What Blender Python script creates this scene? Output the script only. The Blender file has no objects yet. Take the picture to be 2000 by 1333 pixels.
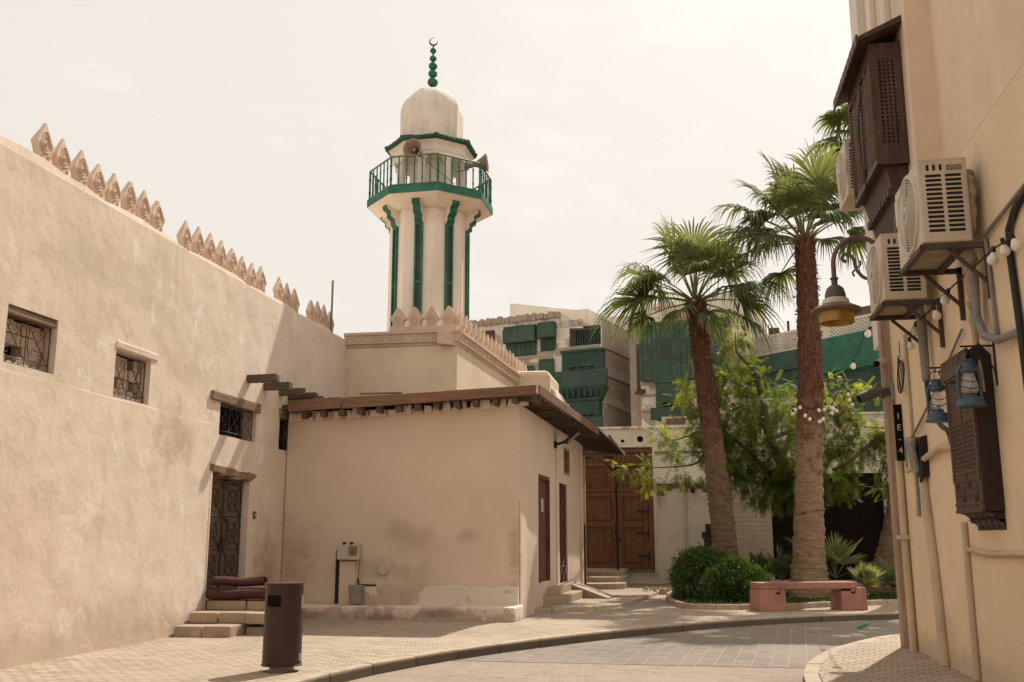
import bpy, bmesh, math, random
import numpy as np
from mathutils import Vector, Matrix
from math import radians as R, sin, cos, pi, sqrt
random.seed(7); rng = np.random.default_rng(11)
scene = bpy.context.scene
col = scene.collection

# ------------------------------------------------------------------ camera
PITCH, YAW, EYE = R(11.2), R(9.87), 1.6
cd = bpy.data.cameras.new("camera"); cam = bpy.data.objects.new("camera", cd); col.objects.link(cam)
cd.sensor_width = 36; cd.lens = 36*1944/2000; cd.clip_start = .05; cd.clip_end = 5000
cam.location = (0, 0, EYE); cam.rotation_euler = (pi/2+PITCH, 0, YAW)
scene.camera = cam
# ------------------------------------------------------------------ light
SUN = Vector((.27, .77, 1.0)).normalized()
SUN_EL = math.asin(SUN.z); SUN_AZ = math.atan2(SUN.x, SUN.y)
world = bpy.data.worlds.new("World"); scene.world = world; world.use_nodes = True
wn, wl = world.node_tree.nodes, world.node_tree.links
bg = wn["Background"]; sky = wn.new("ShaderNodeTexSky"); sky.sky_type = 'NISHITA'; sky.sun_disc = False
sky.sun_elevation = SUN_EL; sky.sun_rotation = SUN_AZ
sky.air_density = 1.0; sky.dust_density = 6.0; sky.ozone_density = 1.0
hs = wn.new("ShaderNodeHueSaturation"); hs.inputs['Saturation'].default_value = .22
wl.new(sky.outputs[0], hs.inputs['Color'])
mxs = wn.new("ShaderNodeMix"); mxs.data_type = 'RGBA'; mxs.blend_type = 'MULTIPLY'; mxs.inputs['Factor'].default_value = 1
mxs.inputs[7].default_value = (1.0, .955, .885, 1)
wl.new(hs.outputs[0], mxs.inputs[6])
# even desert haze veil over the sky dome
hz = wn.new("ShaderNodeMix"); hz.data_type = 'RGBA'; hz.inputs['Factor'].default_value = .86
hz.inputs[7].default_value = (8.75, 8.2, 7.5, 1)
wl.new(mxs.outputs[2], hz.inputs[6])
# thin cloud wisps
tcw = wn.new("ShaderNodeTexCoord"); mpw = wn.new("ShaderNodeMapping"); mpw.inputs['Scale'].default_value = (2.2, 2.2, 6)
now = wn.new("ShaderNodeTexNoise"); now.inputs['Scale'].default_value = 2.0; now.inputs['Detail'].default_value = 9; now.inputs['Roughness'].default_value = .62
rpw = wn.new("ShaderNodeValToRGB"); rpw.color_ramp.elements[0].position = .54; rpw.color_ramp.elements[1].position = .74
rpw.color_ramp.elements[0].color = (0, 0, 0, 1); rpw.color_ramp.elements[1].color = (.6, .6, .6, 1)
wl.new(tcw.outputs['Generated'], mpw.inputs[0]); wl.new(mpw.outputs[0], now.inputs['Vector']); wl.new(now.outputs[0], rpw.inputs[0])
cl = wn.new("ShaderNodeMix"); cl.data_type = 'RGBA'; cl.inputs[7].default_value = (10.6, 9.9, 9.3, 1)
wl.new(rpw.outputs[0], cl.inputs['Factor']); wl.new(hz.outputs[2], cl.inputs[6])
wl.new(cl.outputs[2], bg.inputs['Color']); bg.inputs['Strength'].default_value = .0765
sd = bpy.data.lights.new("sun", 'SUN'); so = bpy.data.objects.new("sun", sd); col.objects.link(so)
sd.energy = 3.7; sd.angle = R(.6); sd.color = (1.0, .92, .81)
so.rotation_euler = SUN.to_track_quat('Z', 'Y').to_euler(); so.location = (20, 20, 40)
scene.view_settings.view_transform = 'Standard'; scene.view_settings.look = 'None'
scene.view_settings.exposure = 0.49; scene.view_settings.gamma = 1.0
try: scene.cycles.max_bounces = 8; scene.cycles.transparent_max_bounces = 12
except Exception: pass

# ------------------------------------------------------------------ measuring: pixel of the photograph -> point on a real plane
_c, _s = cos(PITCH), sin(PITCH)
FW = Vector((-sin(YAW)*_c, cos(YAW)*_c, _s)); RT = Vector((cos(YAW), sin(YAW), 0)); UP = RT.cross(FW)
def ray(px, py): return FW + RT*((px-1000)/1944) - UP*((py-666.5)/1944)
def at(px, py, ax, v):
    d = ray(px, py); i = 'xyz'.index(ax); o = Vector((0, 0, EYE)); return o + d*((v-o[i])/d[i])
def AY(px, py, y): return at(px, py, 'y', y)
def AX(px, py, x): return at(px, py, 'x', x)
class Facade:                       # an upright plane: local s along it, d out of it towards the street, z up
    def __init__(self, p0, ang):
        self.p = Vector((p0[0], p0[1], 0)); self.u = Vector((cos(ang), sin(ang), 0)); self.n = Vector((sin(ang), -cos(ang), 0)); self.ang = ang
        self.M = Matrix(((self.u.x, -self.n.x, 0, self.p.x), (self.u.y, -self.n.y, 0, self.p.y), (0, 0, 1, 0), (0, 0, 0, 1)))
    def loc(self, px, py, out=0):
        d = ray(px, py); o = Vector((0, 0, EYE)); t = ((self.p+self.n*out-o).dot(self.n))/d.dot(self.n); q = o+d*t
        return (q-self.p).dot(self.u), q.z
    def rect(self, x0, y0, x1, y1, out=0):
        a, b = self.loc(x0, y0, out), self.loc(x1, y1, out); return a[0], b[0], b[1], a[1]     # s0 s1 z0 z1

# ------------------------------------------------------------------ object helpers
def tag(o, label=None, cat=None, group=None, kind=None):
    if label: o['label'] = label
    if cat: o['category'] = cat
    if group: o['group'] = group
    if kind: o['kind'] = kind
    return o
def thing(name, label, cat, loc=(0, 0, 0), group=None):
    o = bpy.data.objects.new(name, None); o.empty_display_size = .3; col.objects.link(o); o.location = loc
    return tag(o, label, cat, group)
def world_origin(o):
    v = Vector((0, 0, 0))
    while o is not None: v += Vector(o.location); o = o.parent
    return v
def children(o): return list(o.children)
def copy_tree(o, parent=None):
    c = o.copy(); col.objects.link(c)
    if parent is not None: c.parent = parent
    for ch in children(o): copy_tree(ch, c)
    return c
class MB:
    def __init__(s, M=None): s.v = []; s.f = []; s.M = M; s.mi = []; s.m = 0
    def add(s, vs, fs):
        b = len(s.v)
        for p in vs:
            p = Vector(p); s.v.append(s.M @ p if s.M is not None else p)
        for f in fs: s.f.append([b+i for i in f]); s.mi.append(s.m)
        return s
    def box(s, x0, x1, y0, y1, z0, z1, taper=0, jit=0):
        t = taper
        vs = [(x0, y0, z0), (x1, y0, z0), (x1, y1, z0), (x0, y1, z0), (x0+t, y0+t, z1), (x1-t, y0+t, z1), (x1-t, y1-t, z1), (x0+t, y1-t, z1)]
        if jit: vs = [tuple(c+random.uniform(-jit, jit) for c in v) for v in vs]
        return s.add(vs, [(3, 2, 1, 0), (4, 5, 6, 7), (0, 1, 5, 4), (1, 2, 6, 5), (2, 3, 7, 6), (3, 0, 4, 7)])
    def hexa(s, b, t):                # bottom quad, top quad
        return s.add(list(b)+list(t), [(3, 2, 1, 0), (4, 5, 6, 7), (0, 1, 5, 4), (1, 2, 6, 5), (2, 3, 7, 6), (3, 0, 4, 7)])
    def tube(s, pts, r, n=8, caps=True, flat=1.0):
        pts = [Vector(p) for p in pts]; rs = r if isinstance(r, (list, tuple)) else [r]*len(pts)
        up = None; vs = []
        for i, p in enumerate(pts):
            t = (pts[min(i+1, len(pts)-1)]-pts[max(i-1, 0)]).normalized()
            if up is None: up = Vector((0, 0, 1)) if abs(t.z) < .9 else Vector((1, 0, 0))
            a = t.cross(up)
            if a.length < 1e-4: a = t.orthogonal()
            a.normalize(); b = a.cross(t).normalized(); up = b
            for k in range(n):
                th = 2*pi*k/n; vs.append(p+a*(rs[i]*cos(th))+b*(rs[i]*sin(th)*flat))
        fs = []
        for i in range(len(pts)-1):
            for k in range(n):
                k2 = (k+1) % n; fs.append((i*n+k, i*n+k2, (i+1)*n+k2, (i+1)*n+k))
        if caps: fs.append(tuple(range(n-1, -1, -1))); fs.append(tuple(range((len(pts)-1)*n, len(pts)*n)))
        return s.add(vs, fs)
    def lathe(s, prof, c=(0, 0, 0), n=24, rot=0, axis='z'):
        vs = []; c = Vector(c)
        for (r, z) in prof:
            for k in range(n):
                th = rot+2*pi*k/n
                if axis == 'z': vs.append(c+Vector((r*cos(th), r*sin(th), z)))
                elif axis == 'x': vs.append(c+Vector((z, r*cos(th), r*sin(th))))
                else: vs.append(c+Vector((r*cos(th), z, r*sin(th))))
        fs = []
        for i in range(len(prof)-1):
            for k in range(n):
                k2 = (k+1) % n; fs.append((i*n+k, i*n+k2, (i+1)*n+k2, (i+1)*n+k))
        if prof[0][0] > 1e-6: fs.append(tuple(range(n-1, -1, -1)))
        if prof[-1][0] > 1e-6: fs.append(tuple(range((len(prof)-1)*n, len(prof)*n)))
        return s.add(vs, fs)
    def prism(s, poly, o, u, v, w):   # poly in (u,v), extruded by vector w
        o, u, v, w = Vector(o), Vector(u), Vector(v), Vector(w); n = len(poly)
        a = [o+u*p[0]+v*p[1] for p in poly]; b = [q+w for q in a]
        return s.add(a+b, [tuple(range(n-1, -1, -1)), tuple(range(n, 2*n))]+[(i, (i+1) % n, n+(i+1) % n, n+i) for i in range(n)])
    def build(s, name, mat, parent=None, smooth=False, bevel=0, auto=None):
        o0 = world_origin(parent) if parent is not None else Vector((0, 0, 0))
        me = bpy.data.meshes.new(name); me.from_pydata([tuple(p-o0) for p in s.v], [], s.f); me.update()
        mats = mat if isinstance(mat, (list, tuple)) else [mat]
        for m in mats: me.materials.append(m)
        if len(mats) > 1: me.polygons.foreach_set('material_index', s.mi)
        bm = bmesh.new(); bm.from_mesh(me); bmesh.ops.recalc_face_normals(bm, faces=bm.faces); bm.to_mesh(me); bm.free()
        ob = bpy.data.objects.new(name, me); col.objects.link(ob)
        if parent is not None: ob.parent = parent
        if smooth:
            me.polygons.foreach_set('use_smooth', [True]*len(me.polygons))
            if auto: 
                try: me.set_sharp_from_angle(angle=R(auto))
                except Exception: pass
        if bevel:
            bv = ob.modifiers.new('bevel', 'BEVEL'); bv.width = bevel; bv.segments = 2; bv.limit_method = 'ANGLE'; bv.angle_limit = R(40)
        return ob
def npmesh(name, V, F, mat, parent=None, cols=None, smooth=False):
    """V (n,3) world coords, F (m,k) index array; cols: one float per face -> attribute 'tint'"""
    o0 = world_origin(parent) if parent is not None else Vector((0, 0, 0))
    V = np.asarray(V, dtype=np.float32)-np.array(o0, dtype=np.float32); F = np.asarray(F, dtype=np.int32)
    me = bpy.data.meshes.new(name); k = F.shape[1]
    me.vertices.add(len(V)); me.vertices.foreach_set('co', V.ravel())
    me.loops.add(F.size); me.loops.foreach_set('vertex_index', F.ravel())
    me.polygons.add(len(F)); me.polygons.foreach_set('loop_start', np.arange(0, F.size, k, dtype=np.int32))
    me.update(calc_edges=True)
    if cols is not None:
        at_ = me.attributes.new('tint', 'FLOAT', 'FACE'); at_.data.foreach_set('value', np.asarray(cols, dtype=np.float32))
    if smooth: me.polygons.foreach_set('use_smooth', [True]*len(me.polygons))
    me.materials.append(mat); me.validate()
    ob = bpy.data.objects.new(name, me); col.objects.link(ob)
    if parent is not None: ob.parent = parent
    return ob
def spline(pts, n=8):
    pts = [Vector(p) for p in pts]; out = []
    P = [pts[0]*2-pts[1]]+pts+[pts[-1]*2-pts[-2]]
    for i in range(1, len(P)-2):
        for k in range(n):
            t = k/n; a, b, c, d = P[i-1], P[i], P[i+1], P[i+2]
            out.append(.5*((2*b)+(c-a)*t+(2*a-5*b+4*c-d)*t*t+(3*b-a-3*c+d)*t**3))
    out.append(pts[-1]); return out

# ------------------------------------------------------------------ materials
class NT:
    def __init__(s, name):
        s.m = bpy.data.materials.new(name); s.m.use_nodes = True; s.n = s.m.node_tree.nodes; s.l = s.m.node_tree.links
        s.b = s.n['Principled BSDF']; s.b.inputs['Specular IOR Level'].default_value = .25; s.pos = None
    def set(s, sock, v):
        if isinstance(v, bpy.types.NodeSocket): s.l.new(v, sock)
        elif isinstance(v, (tuple, list)) and len(v) == 3 and sock.type == 'RGBA': sock.default_value = (*v, 1)
        else: sock.default_value = v
    def P(s, kind='Geo'):
        if kind == 'Geo': g = s.n.new('ShaderNodeNewGeometry'); return g.outputs['Position']
        t = s.n.new('ShaderNodeTexCoord'); return t.outputs[kind]
    def map(s, vec, scale=(1, 1, 1), rot=(0, 0, 0), loc=(0, 0, 0)):
        m = s.n.new('ShaderNodeMapping'); s.l.new(vec, m.inputs[0]); m.inputs['Scale'].default_value = scale; m.inputs['Rotation'].default_value = rot; m.inputs['Location'].default_value = loc
        return m.outputs[0]
    def noise(s, vec, scale, detail=5, rough=.55, dist=0):
        t = s.n.new('ShaderNodeTexNoise'); s.l.new(vec, t.inputs['Vector']); t.inputs['Scale'].default_value = scale; t.inputs['Detail'].default_value = detail
        t.inputs['Roughness'].default_value = rough; t.inputs['Distortion'].default_value = dist; return t.outputs[0]
    def ramp(s, v, a, b, lo=0., hi=1.):
        m = s.n.new('ShaderNodeMapRange'); m.interpolation_type = 'SMOOTHSTEP'; s.l.new(v, m.inputs[0])
        m.inputs[1].default_value = a; m.inputs[2].default_value = b; m.inputs[3].default_value = lo; m.inputs[4].default_value = hi; return m.outputs[0]
    def mix(s, f, a, b, mode='MIX'):
        m = s.n.new('ShaderNodeMix'); m.data_type = 'RGBA'; m.blend_type = mode
        s.set(m.inputs['Factor'], f); s.set(m.inputs[6], a); s.set(m.inputs[7], b); return m.outputs[2]
    def math(s, op, a, b=0., c=0.):
        m = s.n.new('ShaderNodeMath'); m.operation = op; s.set(m.inputs[0], a); s.set(m.inputs[1], b); s.set(m.inputs[2], c); return m.outputs[0]
    def sep(s, vec):
        x = s.n.new('ShaderNodeSeparateXYZ'); s.l.new(vec, x.inputs[0]); return x.outputs
    def bump(s, h, strength=.3, dist=.02, prev=None):
        b = s.n.new('ShaderNodeBump'); b.inputs['Strength'].default_value = strength; b.inputs['Distance'].default_value = dist
        s.l.new(h, b.inputs['Height'])
        if prev is not None: s.l.new(prev, b.inputs['Normal'])
        return b.outputs[0]
    def done(s, color=None, rough=.8, normal=None, metal=0., spec=None):
        if color is not None: s.set(s.b.inputs['Base Color'], color)
        s.set(s.b.inputs['Roughness'], rough); s.b.inputs['Metallic'].default_value = metal
        if normal is not None: s.l.new(normal, s.b.inputs['Normal'])
        if spec is not None: s.b.inputs['Specular IOR Level'].default_value = spec
        return s.m
def mul(c, k): return tuple(x*k for x in c)
def plaster(name, base, dirt=None, patch=None, patchlim=(.62, .66), streak=.5, bump=.5, stains=(), low=None, cracks=True, fine=1.0):
    t = NT(name); p = t.P(); dirt = dirt or mul(base, .72)
    big = t.noise(p, .45, 6, .6); med = t.noise(p, 2.3, 8, .65); fin = t.noise(p, 18, 6, .7)
    stv = t.map(p, (2.6, 2.6, .28)); stn = t.noise(stv, 1.6, 6, .6)
    c = t.mix(t.ramp(big, .35, .7), base, mul(base, .88))
    c = t.mix(t.math('MULTIPLY', t.ramp(med, .45, .75), .55*fine), c, dirt)
    c = t.mix(t.math('MULTIPLY', t.ramp(stn, .52, .78), streak), c, mul(dirt, .9))
    c = t.mix(t.math('MULTIPLY', t.ramp(fin, .4, .75), .16*fine), c, mul(base, .6))
    if patch is not None:
        pn = t.noise(p, 1.1, 10, .68, .4); c = t.mix(t.math('MULTIPLY', t.ramp(pn, *patchlim), .8), c, patch)
    z = t.sep(p)[2]
    if low is not None:                                    # splashed dirt and salt near the ground
        (h, colr, k) = low; nn = t.noise(p, 3.0, 8, .7)
        zz = t.math('ADD', z, t.math('MULTIPLY', t.math('SUBTRACT', nn, .5), -h*1.5))
        c = t.mix(t.ramp(zz, h*.4, h, k, 0), c, colr)
    for (ctr, rad, colr, k) in stains:
        d = t.n.new('ShaderNodeVectorMath'); d.operation = 'SUBTRACT'; t.l.new(p, d.inputs[0]); d.inputs[1].default_value = ctr
        q = t.map(d.outputs[0], tuple(1/r for r in rad)); ln = t.n.new('ShaderNodeVectorMath'); ln.operation = 'LENGTH'; t.l.new(q, ln.inputs[0])
        dd = t.math('ADD', ln.outputs['Value'], t.math('MULTIPLY', t.math('SUBTRACT', t.noise(p, 3.2, 9, .7), .5), 2.2))
        c = t.mix(t.math('MULTIPLY', t.ramp(dd, .1, 1.05, k, 0), t.ramp(t.noise(p, 7, 8, .7), .25, .6, .55, 1)), c, colr)
    pit = None
    if cracks:
        gate0 = t.ramp(t.noise(p, .55, 5, .65), .56, .68); pit = t.math('MULTIPLY', t.ramp(t.noise(t.map(p, (1, 1, .7)), 15, 9, .78), .54, .64), gate0)
        c = t.mix(t.math('MULTIPLY', pit, .26), c, mul(dirt, .72))
        fl = t.math('MULTIPLY', t.ramp(t.noise(p, 2.6, 10, .74, .6), .595, .61), t.ramp(t.noise(p, .4, 3), .48, .6)); c = t.mix(t.math('MULTIPLY', fl, .5), c, tuple(min(.82, x*1.12) for x in base))
    b1 = t.bump(t.noise(p, 1.4, 4, .5), bump*.8, .06)
    if pit is not None: b1 = t.bump(t.math('SUBTRACT', 1.0, t.math('ADD', pit, t.math('MULTIPLY', fl, .4))), .55, .014, b1)
    b2 = t.bump(med, bump*.5, .02, b1); b3 = t.bump(t.noise(p, 34, 5, .75), bump*.45, .006, b2)
    if cracks:
        v = t.n.new('ShaderNodeTexVoronoi'); v.feature = 'DISTANCE_TO_EDGE'; v.inputs['Scale'].default_value = .9
        wv = t.mix(.35, p, t.n.new('ShaderNodeTexNoise').outputs[1]); 
        dn = t.n.new('ShaderNodeTexNoise'); dn.inputs['Scale'].default_value = 1.7; dn.inputs['Detail'].default_value = 6; t.l.new(p, dn.inputs['Vector'])
        wv = t.mix(.3, p, dn.outputs[1], 'LINEAR_LIGHT'); t.l.new(wv, v.inputs['Vector'])
        cr = t.ramp(v.outputs['Distance'], .0, .006, 1, 0); gate = t.ramp(t.noise(p, .5, 3), .6, .68)
        cm = t.math('MULTIPLY', cr, gate); c = t.mix(t.math('MULTIPLY', cm, .5), c, mul(base, .45))
    return t.done(c, .92, b3)
def paint(name, base, rough=.55, var=.25, chips=None, metal=0., bump=.1, scale=3., coord='Object', streak=0., spec=.3):
    t = NT(name); p = t.P(coord); n1 = t.noise(p, scale, 7, .6); n2 = t.noise(p, scale*9, 5, .6)
    c = t.mix(t.ramp(n1, .35, .7), base, mul(base, 1-var)); c = t.mix(t.math('MULTIPLY', t.ramp(n2, .5, .8), .35), c, mul(base, .7))
    if streak:
        sn = t.noise(t.map(p, (6, 6, .5)), 1.5, 5, .6); c = t.mix(t.math('MULTIPLY', t.ramp(sn, .5, .75), streak), c, mul(base, .5))
    if chips is not None: c = t.mix(t.ramp(t.noise(p, scale*2.2, 10, .7, .5), .62, .66), c, chips)
    r = t.ramp(n2, .3, .7, rough-.08, rough+.1)
    return t.done(c, r, t.bump(n2, bump, .01), metal, spec)
def wood(name, base, dark=None, axis='z', scale=1., rough=.7, bump=.35):
    t = NT(name); p = t.P('Object'); dark = dark or mul(base, .5)
    sc = {'x': (.6, 9, 9), 'y': (9, .6, 9), 'z': (9, 9, .6)}[axis]
    g = t.noise(t.map(p, mul(sc, scale)), 2.0, 8, .65, .6); g2 = t.noise(p, 1.5*scale, 5)
    c = t.mix(t.ramp(g, .35, .68), base, dark); c = t.mix(t.math('MULTIPLY', t.ramp(g2, .4, .75), .5), c, mul(base, .65))
    return t.done(c, rough, t.bump(g, bump, .008))
def pavers(name, base, dark, joint, bw, bh, mort=.008, rot=0., bump=.5, var=.5, dirt=None, off=.5, jointbump=True):
    t = NT(name); p = t.P(); v = t.map(p, (1, 1, 1), (0, 0, rot))
    wob = t.n.new('ShaderNodeTexNoise'); wob.inputs['Scale'].default_value = 1.3; wob.inputs['Detail'].default_value = 3; t.l.new(p, wob.inputs['Vector'])
    v = t.mix(.04, v, wob.outputs[1], 'LINEAR_LIGHT')
    b = t.n.new('ShaderNodeTexBrick'); t.l.new(v, b.inputs['Vector']); b.offset = off
    b.inputs['Color1'].default_value = (*base, 1); b.inputs['Color2'].default_value = (*dark, 1); b.inputs['Mortar'].default_value = (*joint, 1)
    b.inputs['Scale'].default_value = 1.0; b.inputs['Mortar Size'].default_value = mort; b.inputs['Mortar Smooth'].default_value = .3
    b.inputs['Bias'].default_value = -.2; b.inputs['Brick Width'].default_value = bw; b.inputs['Row Height'].default_value = bh
    n1 = t.noise(p, .7, 7, .62); n2 = t.noise(p, 9, 7, .7); n3 = t.noise(p, .22, 4)
    c = t.mix(t.math('MULTIPLY', t.ramp(n1, .4, .72), .55), b.outputs['Color'], dirt or mul(base, .75))
    c = t.mix(t.math('MULTIPLY', t.ramp(n2, .45, .8), .3), c, mul(base, .6)); c = t.mix(t.math('MULTIPLY', t.ramp(n3, .45, .65), .3), c, mul(dark, .8))
    inv = t.math('SUBTRACT', 1.0, b.outputs['Fac'])
    nb = t.bump(inv, bump, .012); nb = t.bump(n2, .35, .008, nb)
    return t.done(c, .88, nb)
def leafmat(name, dark, mid, light, trans=.35, rough=.5):
    t = NT(name); a = t.n.new('ShaderNodeAttribute'); a.attribute_name = 'tint'
    f = a.outputs['Fac']; c = t.mix(t.ramp(f, 0., .55), dark, mid); c = t.mix(t.ramp(f, .55, 1.), c, light)
    t.done(c, rough, spec=.18)
    tr = t.n.new('ShaderNodeBsdfTranslucent'); t.l.new(t.mix(1., c, (1.5, 1.45, .6), 'MULTIPLY'), tr.inputs['Color'])
    ms = t.n.new('ShaderNodeMixShader'); ms.inputs[0].default_value = trans
    t.l.new(t.b.outputs[0], ms.inputs[1]); t.l.new(tr.outputs[0], ms.inputs[2]); t.l.new(ms.outputs[0], t.n['Material Output'].inputs[0])
    return t.m
def flat(name, c, rough=.6, metal=0., spec=.3): return NT(name).done(c, rough, None, metal, spec)
# ------------------------------------------------------------------ palette (base colours of the things themselves)
M = {}
M['left'] = plaster('old_lime_plaster', (.77, .65, .54), (.60, .475, .37), (.80, .72, .62), (.56, .64), .42, .7,
    stains=[((-8.45, 15.6, 3.3), (.3, .9, .7), (.44, .33, .24), .7), ((-8.45, 15.9, 4.5), (.3, 1.2, .5), (.50, .38, .27), .5), ((-8.45, 12, 1.6), (.3, 1.6, 1.2), (.66, .53, .40), .5),
            ((-8.45, 19.6, .9), (.4, .8, 1.2), (.36, .25, .15), .75), ((-8.45, 14.3, .5), (.3, 2.0, .5), (.50, .40, .29), .6), ((-8.45, 13.2, 5.6), (.3, 2.5, .6), (.55, .45, .36), .5)],
    low=(.55, (.46, .36, .26), .6))
M['annex'] = plaster('beige_wall_paint', (.73, .59, .475), (.66, .525, .415), None, streak=.12, bump=.28, cracks=False, fine=.6,
    stains=[((-8.3, 20.4, 1.1), (.75, .5, 1.25), (.34, .23, .14), .58), ((-6.0, 20.4, 1.75), (.42, .4, .38), (.38, .27, .18), .45), ((-6.3, 20.4, .95), (.62, .4, .36), (.38, .27, .185), .58),
            ((-5.5, 20.4, .85), (.75, .4, .4), (.43, .32, .225), .42), ((-5.6, 20.4, 1.55), (.7, .4, .5), (.46, .345, .25), .6), ((-4.5, 20.4, 1.65), (.3, .4, .25), (.44, .33, .235), .6), ((-7.4, 20.4, .8), (.9, .4, .4), (.60, .50, .40), .45),
            ((-3.5, 20.4, 1.3), (.18, .4, 1.0), (.40, .30, .21), .6), ((-3.1, 29.3, 1.2), (.3, .5, .9), (.38, .28, .19), .45), ((-3.35, 21.6, 1.0), (.25, .7, 1.0), (.47, .38, .29), .6)],
    low=(.5, (.50, .41, .32), .35))
M['plinth'] = plaster('worn_plinth_render', (.56, .455, .36), (.36, .27, .19), (.74, .66, .56), (.47, .52), .3, .9,
    stains=[((-6.2, 19.6, .05), (1.1, .6, .16), (.26, .18, .11), .85), ((-4.9, 19.6, .12), (.6, .6, .12), (.27, .19, .12), .8), ((-7.7, 19.6, .08), (.7, .6, .14), (.28, .20, .12), .8)], cracks=True)
M['hall'] = plaster('cream_hall_plaster', (.78, .64, .48), (.62, .49, .35), None, streak=.3, bump=.25, stains=[((-8.7, 24, 5.4), (.35, .3, .7), (.36, .27, .19), .7)])
M['carved'] = plaster('carved_gypsum', (.66, .50, .385), (.42, .29, .20), (.72, .58, .46), (.6, .7), .35, .8, cracks=False)
M['right'] = plaster('cream_yellow_render', (.75, .585, .40), (.64, .485, .32), (.73, .59, .43), (.6, .72), .4, .35,
    stains=[((3.2, 12.55, .25), (.3, .10, .5), (.30, .21, .12), .8), ((3.2, 13.8, .4), (.3, .5, .5), (.58, .44, .30), .5), ((3.2, 12.8, 4.0), (.3, .5, .6), (.45, .33, .22), .6), ((3.2, 10.9, 5.3), (.3, .35, .55), (.42, .38, .33), .6)],
    low=(.35, (.50, .40, .28), .6), cracks=False)
M['whitewall'] = plaster('whitewashed_render', (.79, .71, .61), (.55, .45, .36), (.36, .28, .22), (.66, .7), .45, .5)
M['oldhouse'] = plaster('peeling_white_plaster', (.78, .71, .62), (.50, .40, .32), (.38, .265, .19), (.53, .56), .6, .7, cracks=False)
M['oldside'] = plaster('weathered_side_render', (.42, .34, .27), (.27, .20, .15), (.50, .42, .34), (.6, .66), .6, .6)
M['palewall'] = plaster('pale_upper_render', (.74, .67, .58), (.54, .45, .36), (.5, .38, .28), (.66, .7), .5, .3)
M['minaret'] = plaster('minaret_white_paint', (.82, .72, .62), (.62, .50, .39), None, streak=.5, bump=.18, cracks=False, fine=.6)
M['dome'] = plaster('dome_weathered_white', (.74, .66, .565), (.45, .37, .30), None, streak=.85, bump=.25, cracks=False, fine=.8)
M['green'] = paint('minaret_green_paint', (.034, .165, .108), .6, .4, (.085, .135, .095), streak=.45)
M['greenhi'] = paint('old_green_shutter', (.060, .108, .074), .7, .35, (.06, .10, .075), scale=1.5, streak=.5)
M['greenhi2'] = paint('teal_green_boards', (.048, .096, .077), .7, .35, (.05, .11, .09), scale=1.2, streak=.5)
M['greengrey'] = paint('faded_green_boards', (.058, .092, .074), .75, .35, (.09, .10, .08), scale=1.5, streak=.5)
M['wood'] = wood('fascia_wood', (.27, .155, .10), (.15, .082, .052), 'x')
M['woody'] = wood('fascia_wood_along', (.27, .155, .10), (.15, .082, .052), 'y')
M['beam'] = wood('old_grey_beam', (.145, .105, .072), (.07, .048, .032), 'x')
M['lintel'] = wood('weathered_lintel', (.30, .215, .145), (.16, .11, .07), 'y')
M['darkwood'] = wood('dark_stained_wood', (.098, .054, .037), (.045, .026, .019), 'z', rough=.55)
M['gatewood'] = wood('varnished_gate_wood', (.235, .115, .052), (.125, .056, .026), 'z', rough=.5, bump=.2)
M['postwood'] = wood('sunbleached_post', (.42, .30, .22), (.27, .17, .115), 'z')
M['iron'] = paint('rusty_wrought_iron', (.085, .060, .045), .7, .4, (.14, .075, .045), scale=8)
M['doorm'] = paint('brown_steel_door', (.125, .085, .060), .5, .3, (.16, .11, .075), scale=3, streak=.3)
M['rustdoor'] = paint('dull_red_door', (.155, .070, .052), .65, .35, (.10, .05, .038), scale=3, streak=.5)
M['reddoor'] = paint('rust_red_grille_door', (.125, .048, .036), .6, .35, (.08, .04, .03), scale=5)
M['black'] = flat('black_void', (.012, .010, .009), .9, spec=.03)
M['dark'] = paint('black_steel', (.025, .022, .020), .5, .3)
M['blackdoor'] = paint('black_painted_doors', (.016, .011, .009), .75, .3, scale=2, spec=.08)
M['brick'] = plaster('infill_stone', (.58, .47, .375), (.36, .27, .20), (.62, .53, .43), (.55, .6), .2, .8, cracks=False)
M['stone'] = plaster('step_stone', (.42, .325, .235), (.28, .20, .135), (.50, .41, .31), (.6, .66), .25, .7, cracks=False)
M['concrete'] = plaster('kerb_concrete', (.46, .375, .285), (.32, .25, .185), (.54, .45, .36), (.58, .66), .2, .6, cracks=False)
M['kerb'] = NT('worn_kerb_painted_shade'); _t = M['kerb']; _p = _t.P(); _n = _t.noise(_p, 5, 8, .7); _z = _t.math('ADD', _t.sep(_p)[2], _t.math('MULTIPLY', _t.math('SUBTRACT', _n, .5), .05))
_c = _t.mix(_t.ramp(_n, .4, .7), (.44, .365, .28), (.33, .265, .20)); _c = _t.mix(_t.ramp(_z, -.045, -.015, .92, 0), _c, (.095, .073, .056)); M['kerb'] = _t.done(_c, .9, _t.bump(_t.noise(_p, 30, 5, .7), .5, .008))  # kerb face below the worn top: its backlit shade painted into the colour
M['ground'] = plaster('dusty_ground', (.40, .31, .22), (.30, .22, .15), None, streak=0, cracks=False)
M['pave'] = pavers('pavement_blocks', (.48, .39, .30), (.31, .245, .18), (.11, .085, .06), .21, .105, .010, rot=R(4), dirt=(.45, .37, .29), var=.5, off=.5)
M['road'] = pavers('road_setts', (.24, .20, .165), (.145, .122, .10), (.36, .30, .24), .25, .105, .009, rot=R(6), dirt=(.29, .245, .20), off=0., bump=.7)
M['road_near'] = pavers('road_setts_near', (.31, .25, .195), (.215, .17, .13), (.40, .33, .26), .22, .11, .010, rot=R(-6), dirt=(.34, .28, .22), bump=.8)
M['rpave'] = pavers('interlocking_blocks', (.44, .355, .265), (.33, .26, .19), (.13, .095, .065), .24, .12, .012, rot=R(-8), bump=.9, dirt=(.47, .38, .285))
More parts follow.
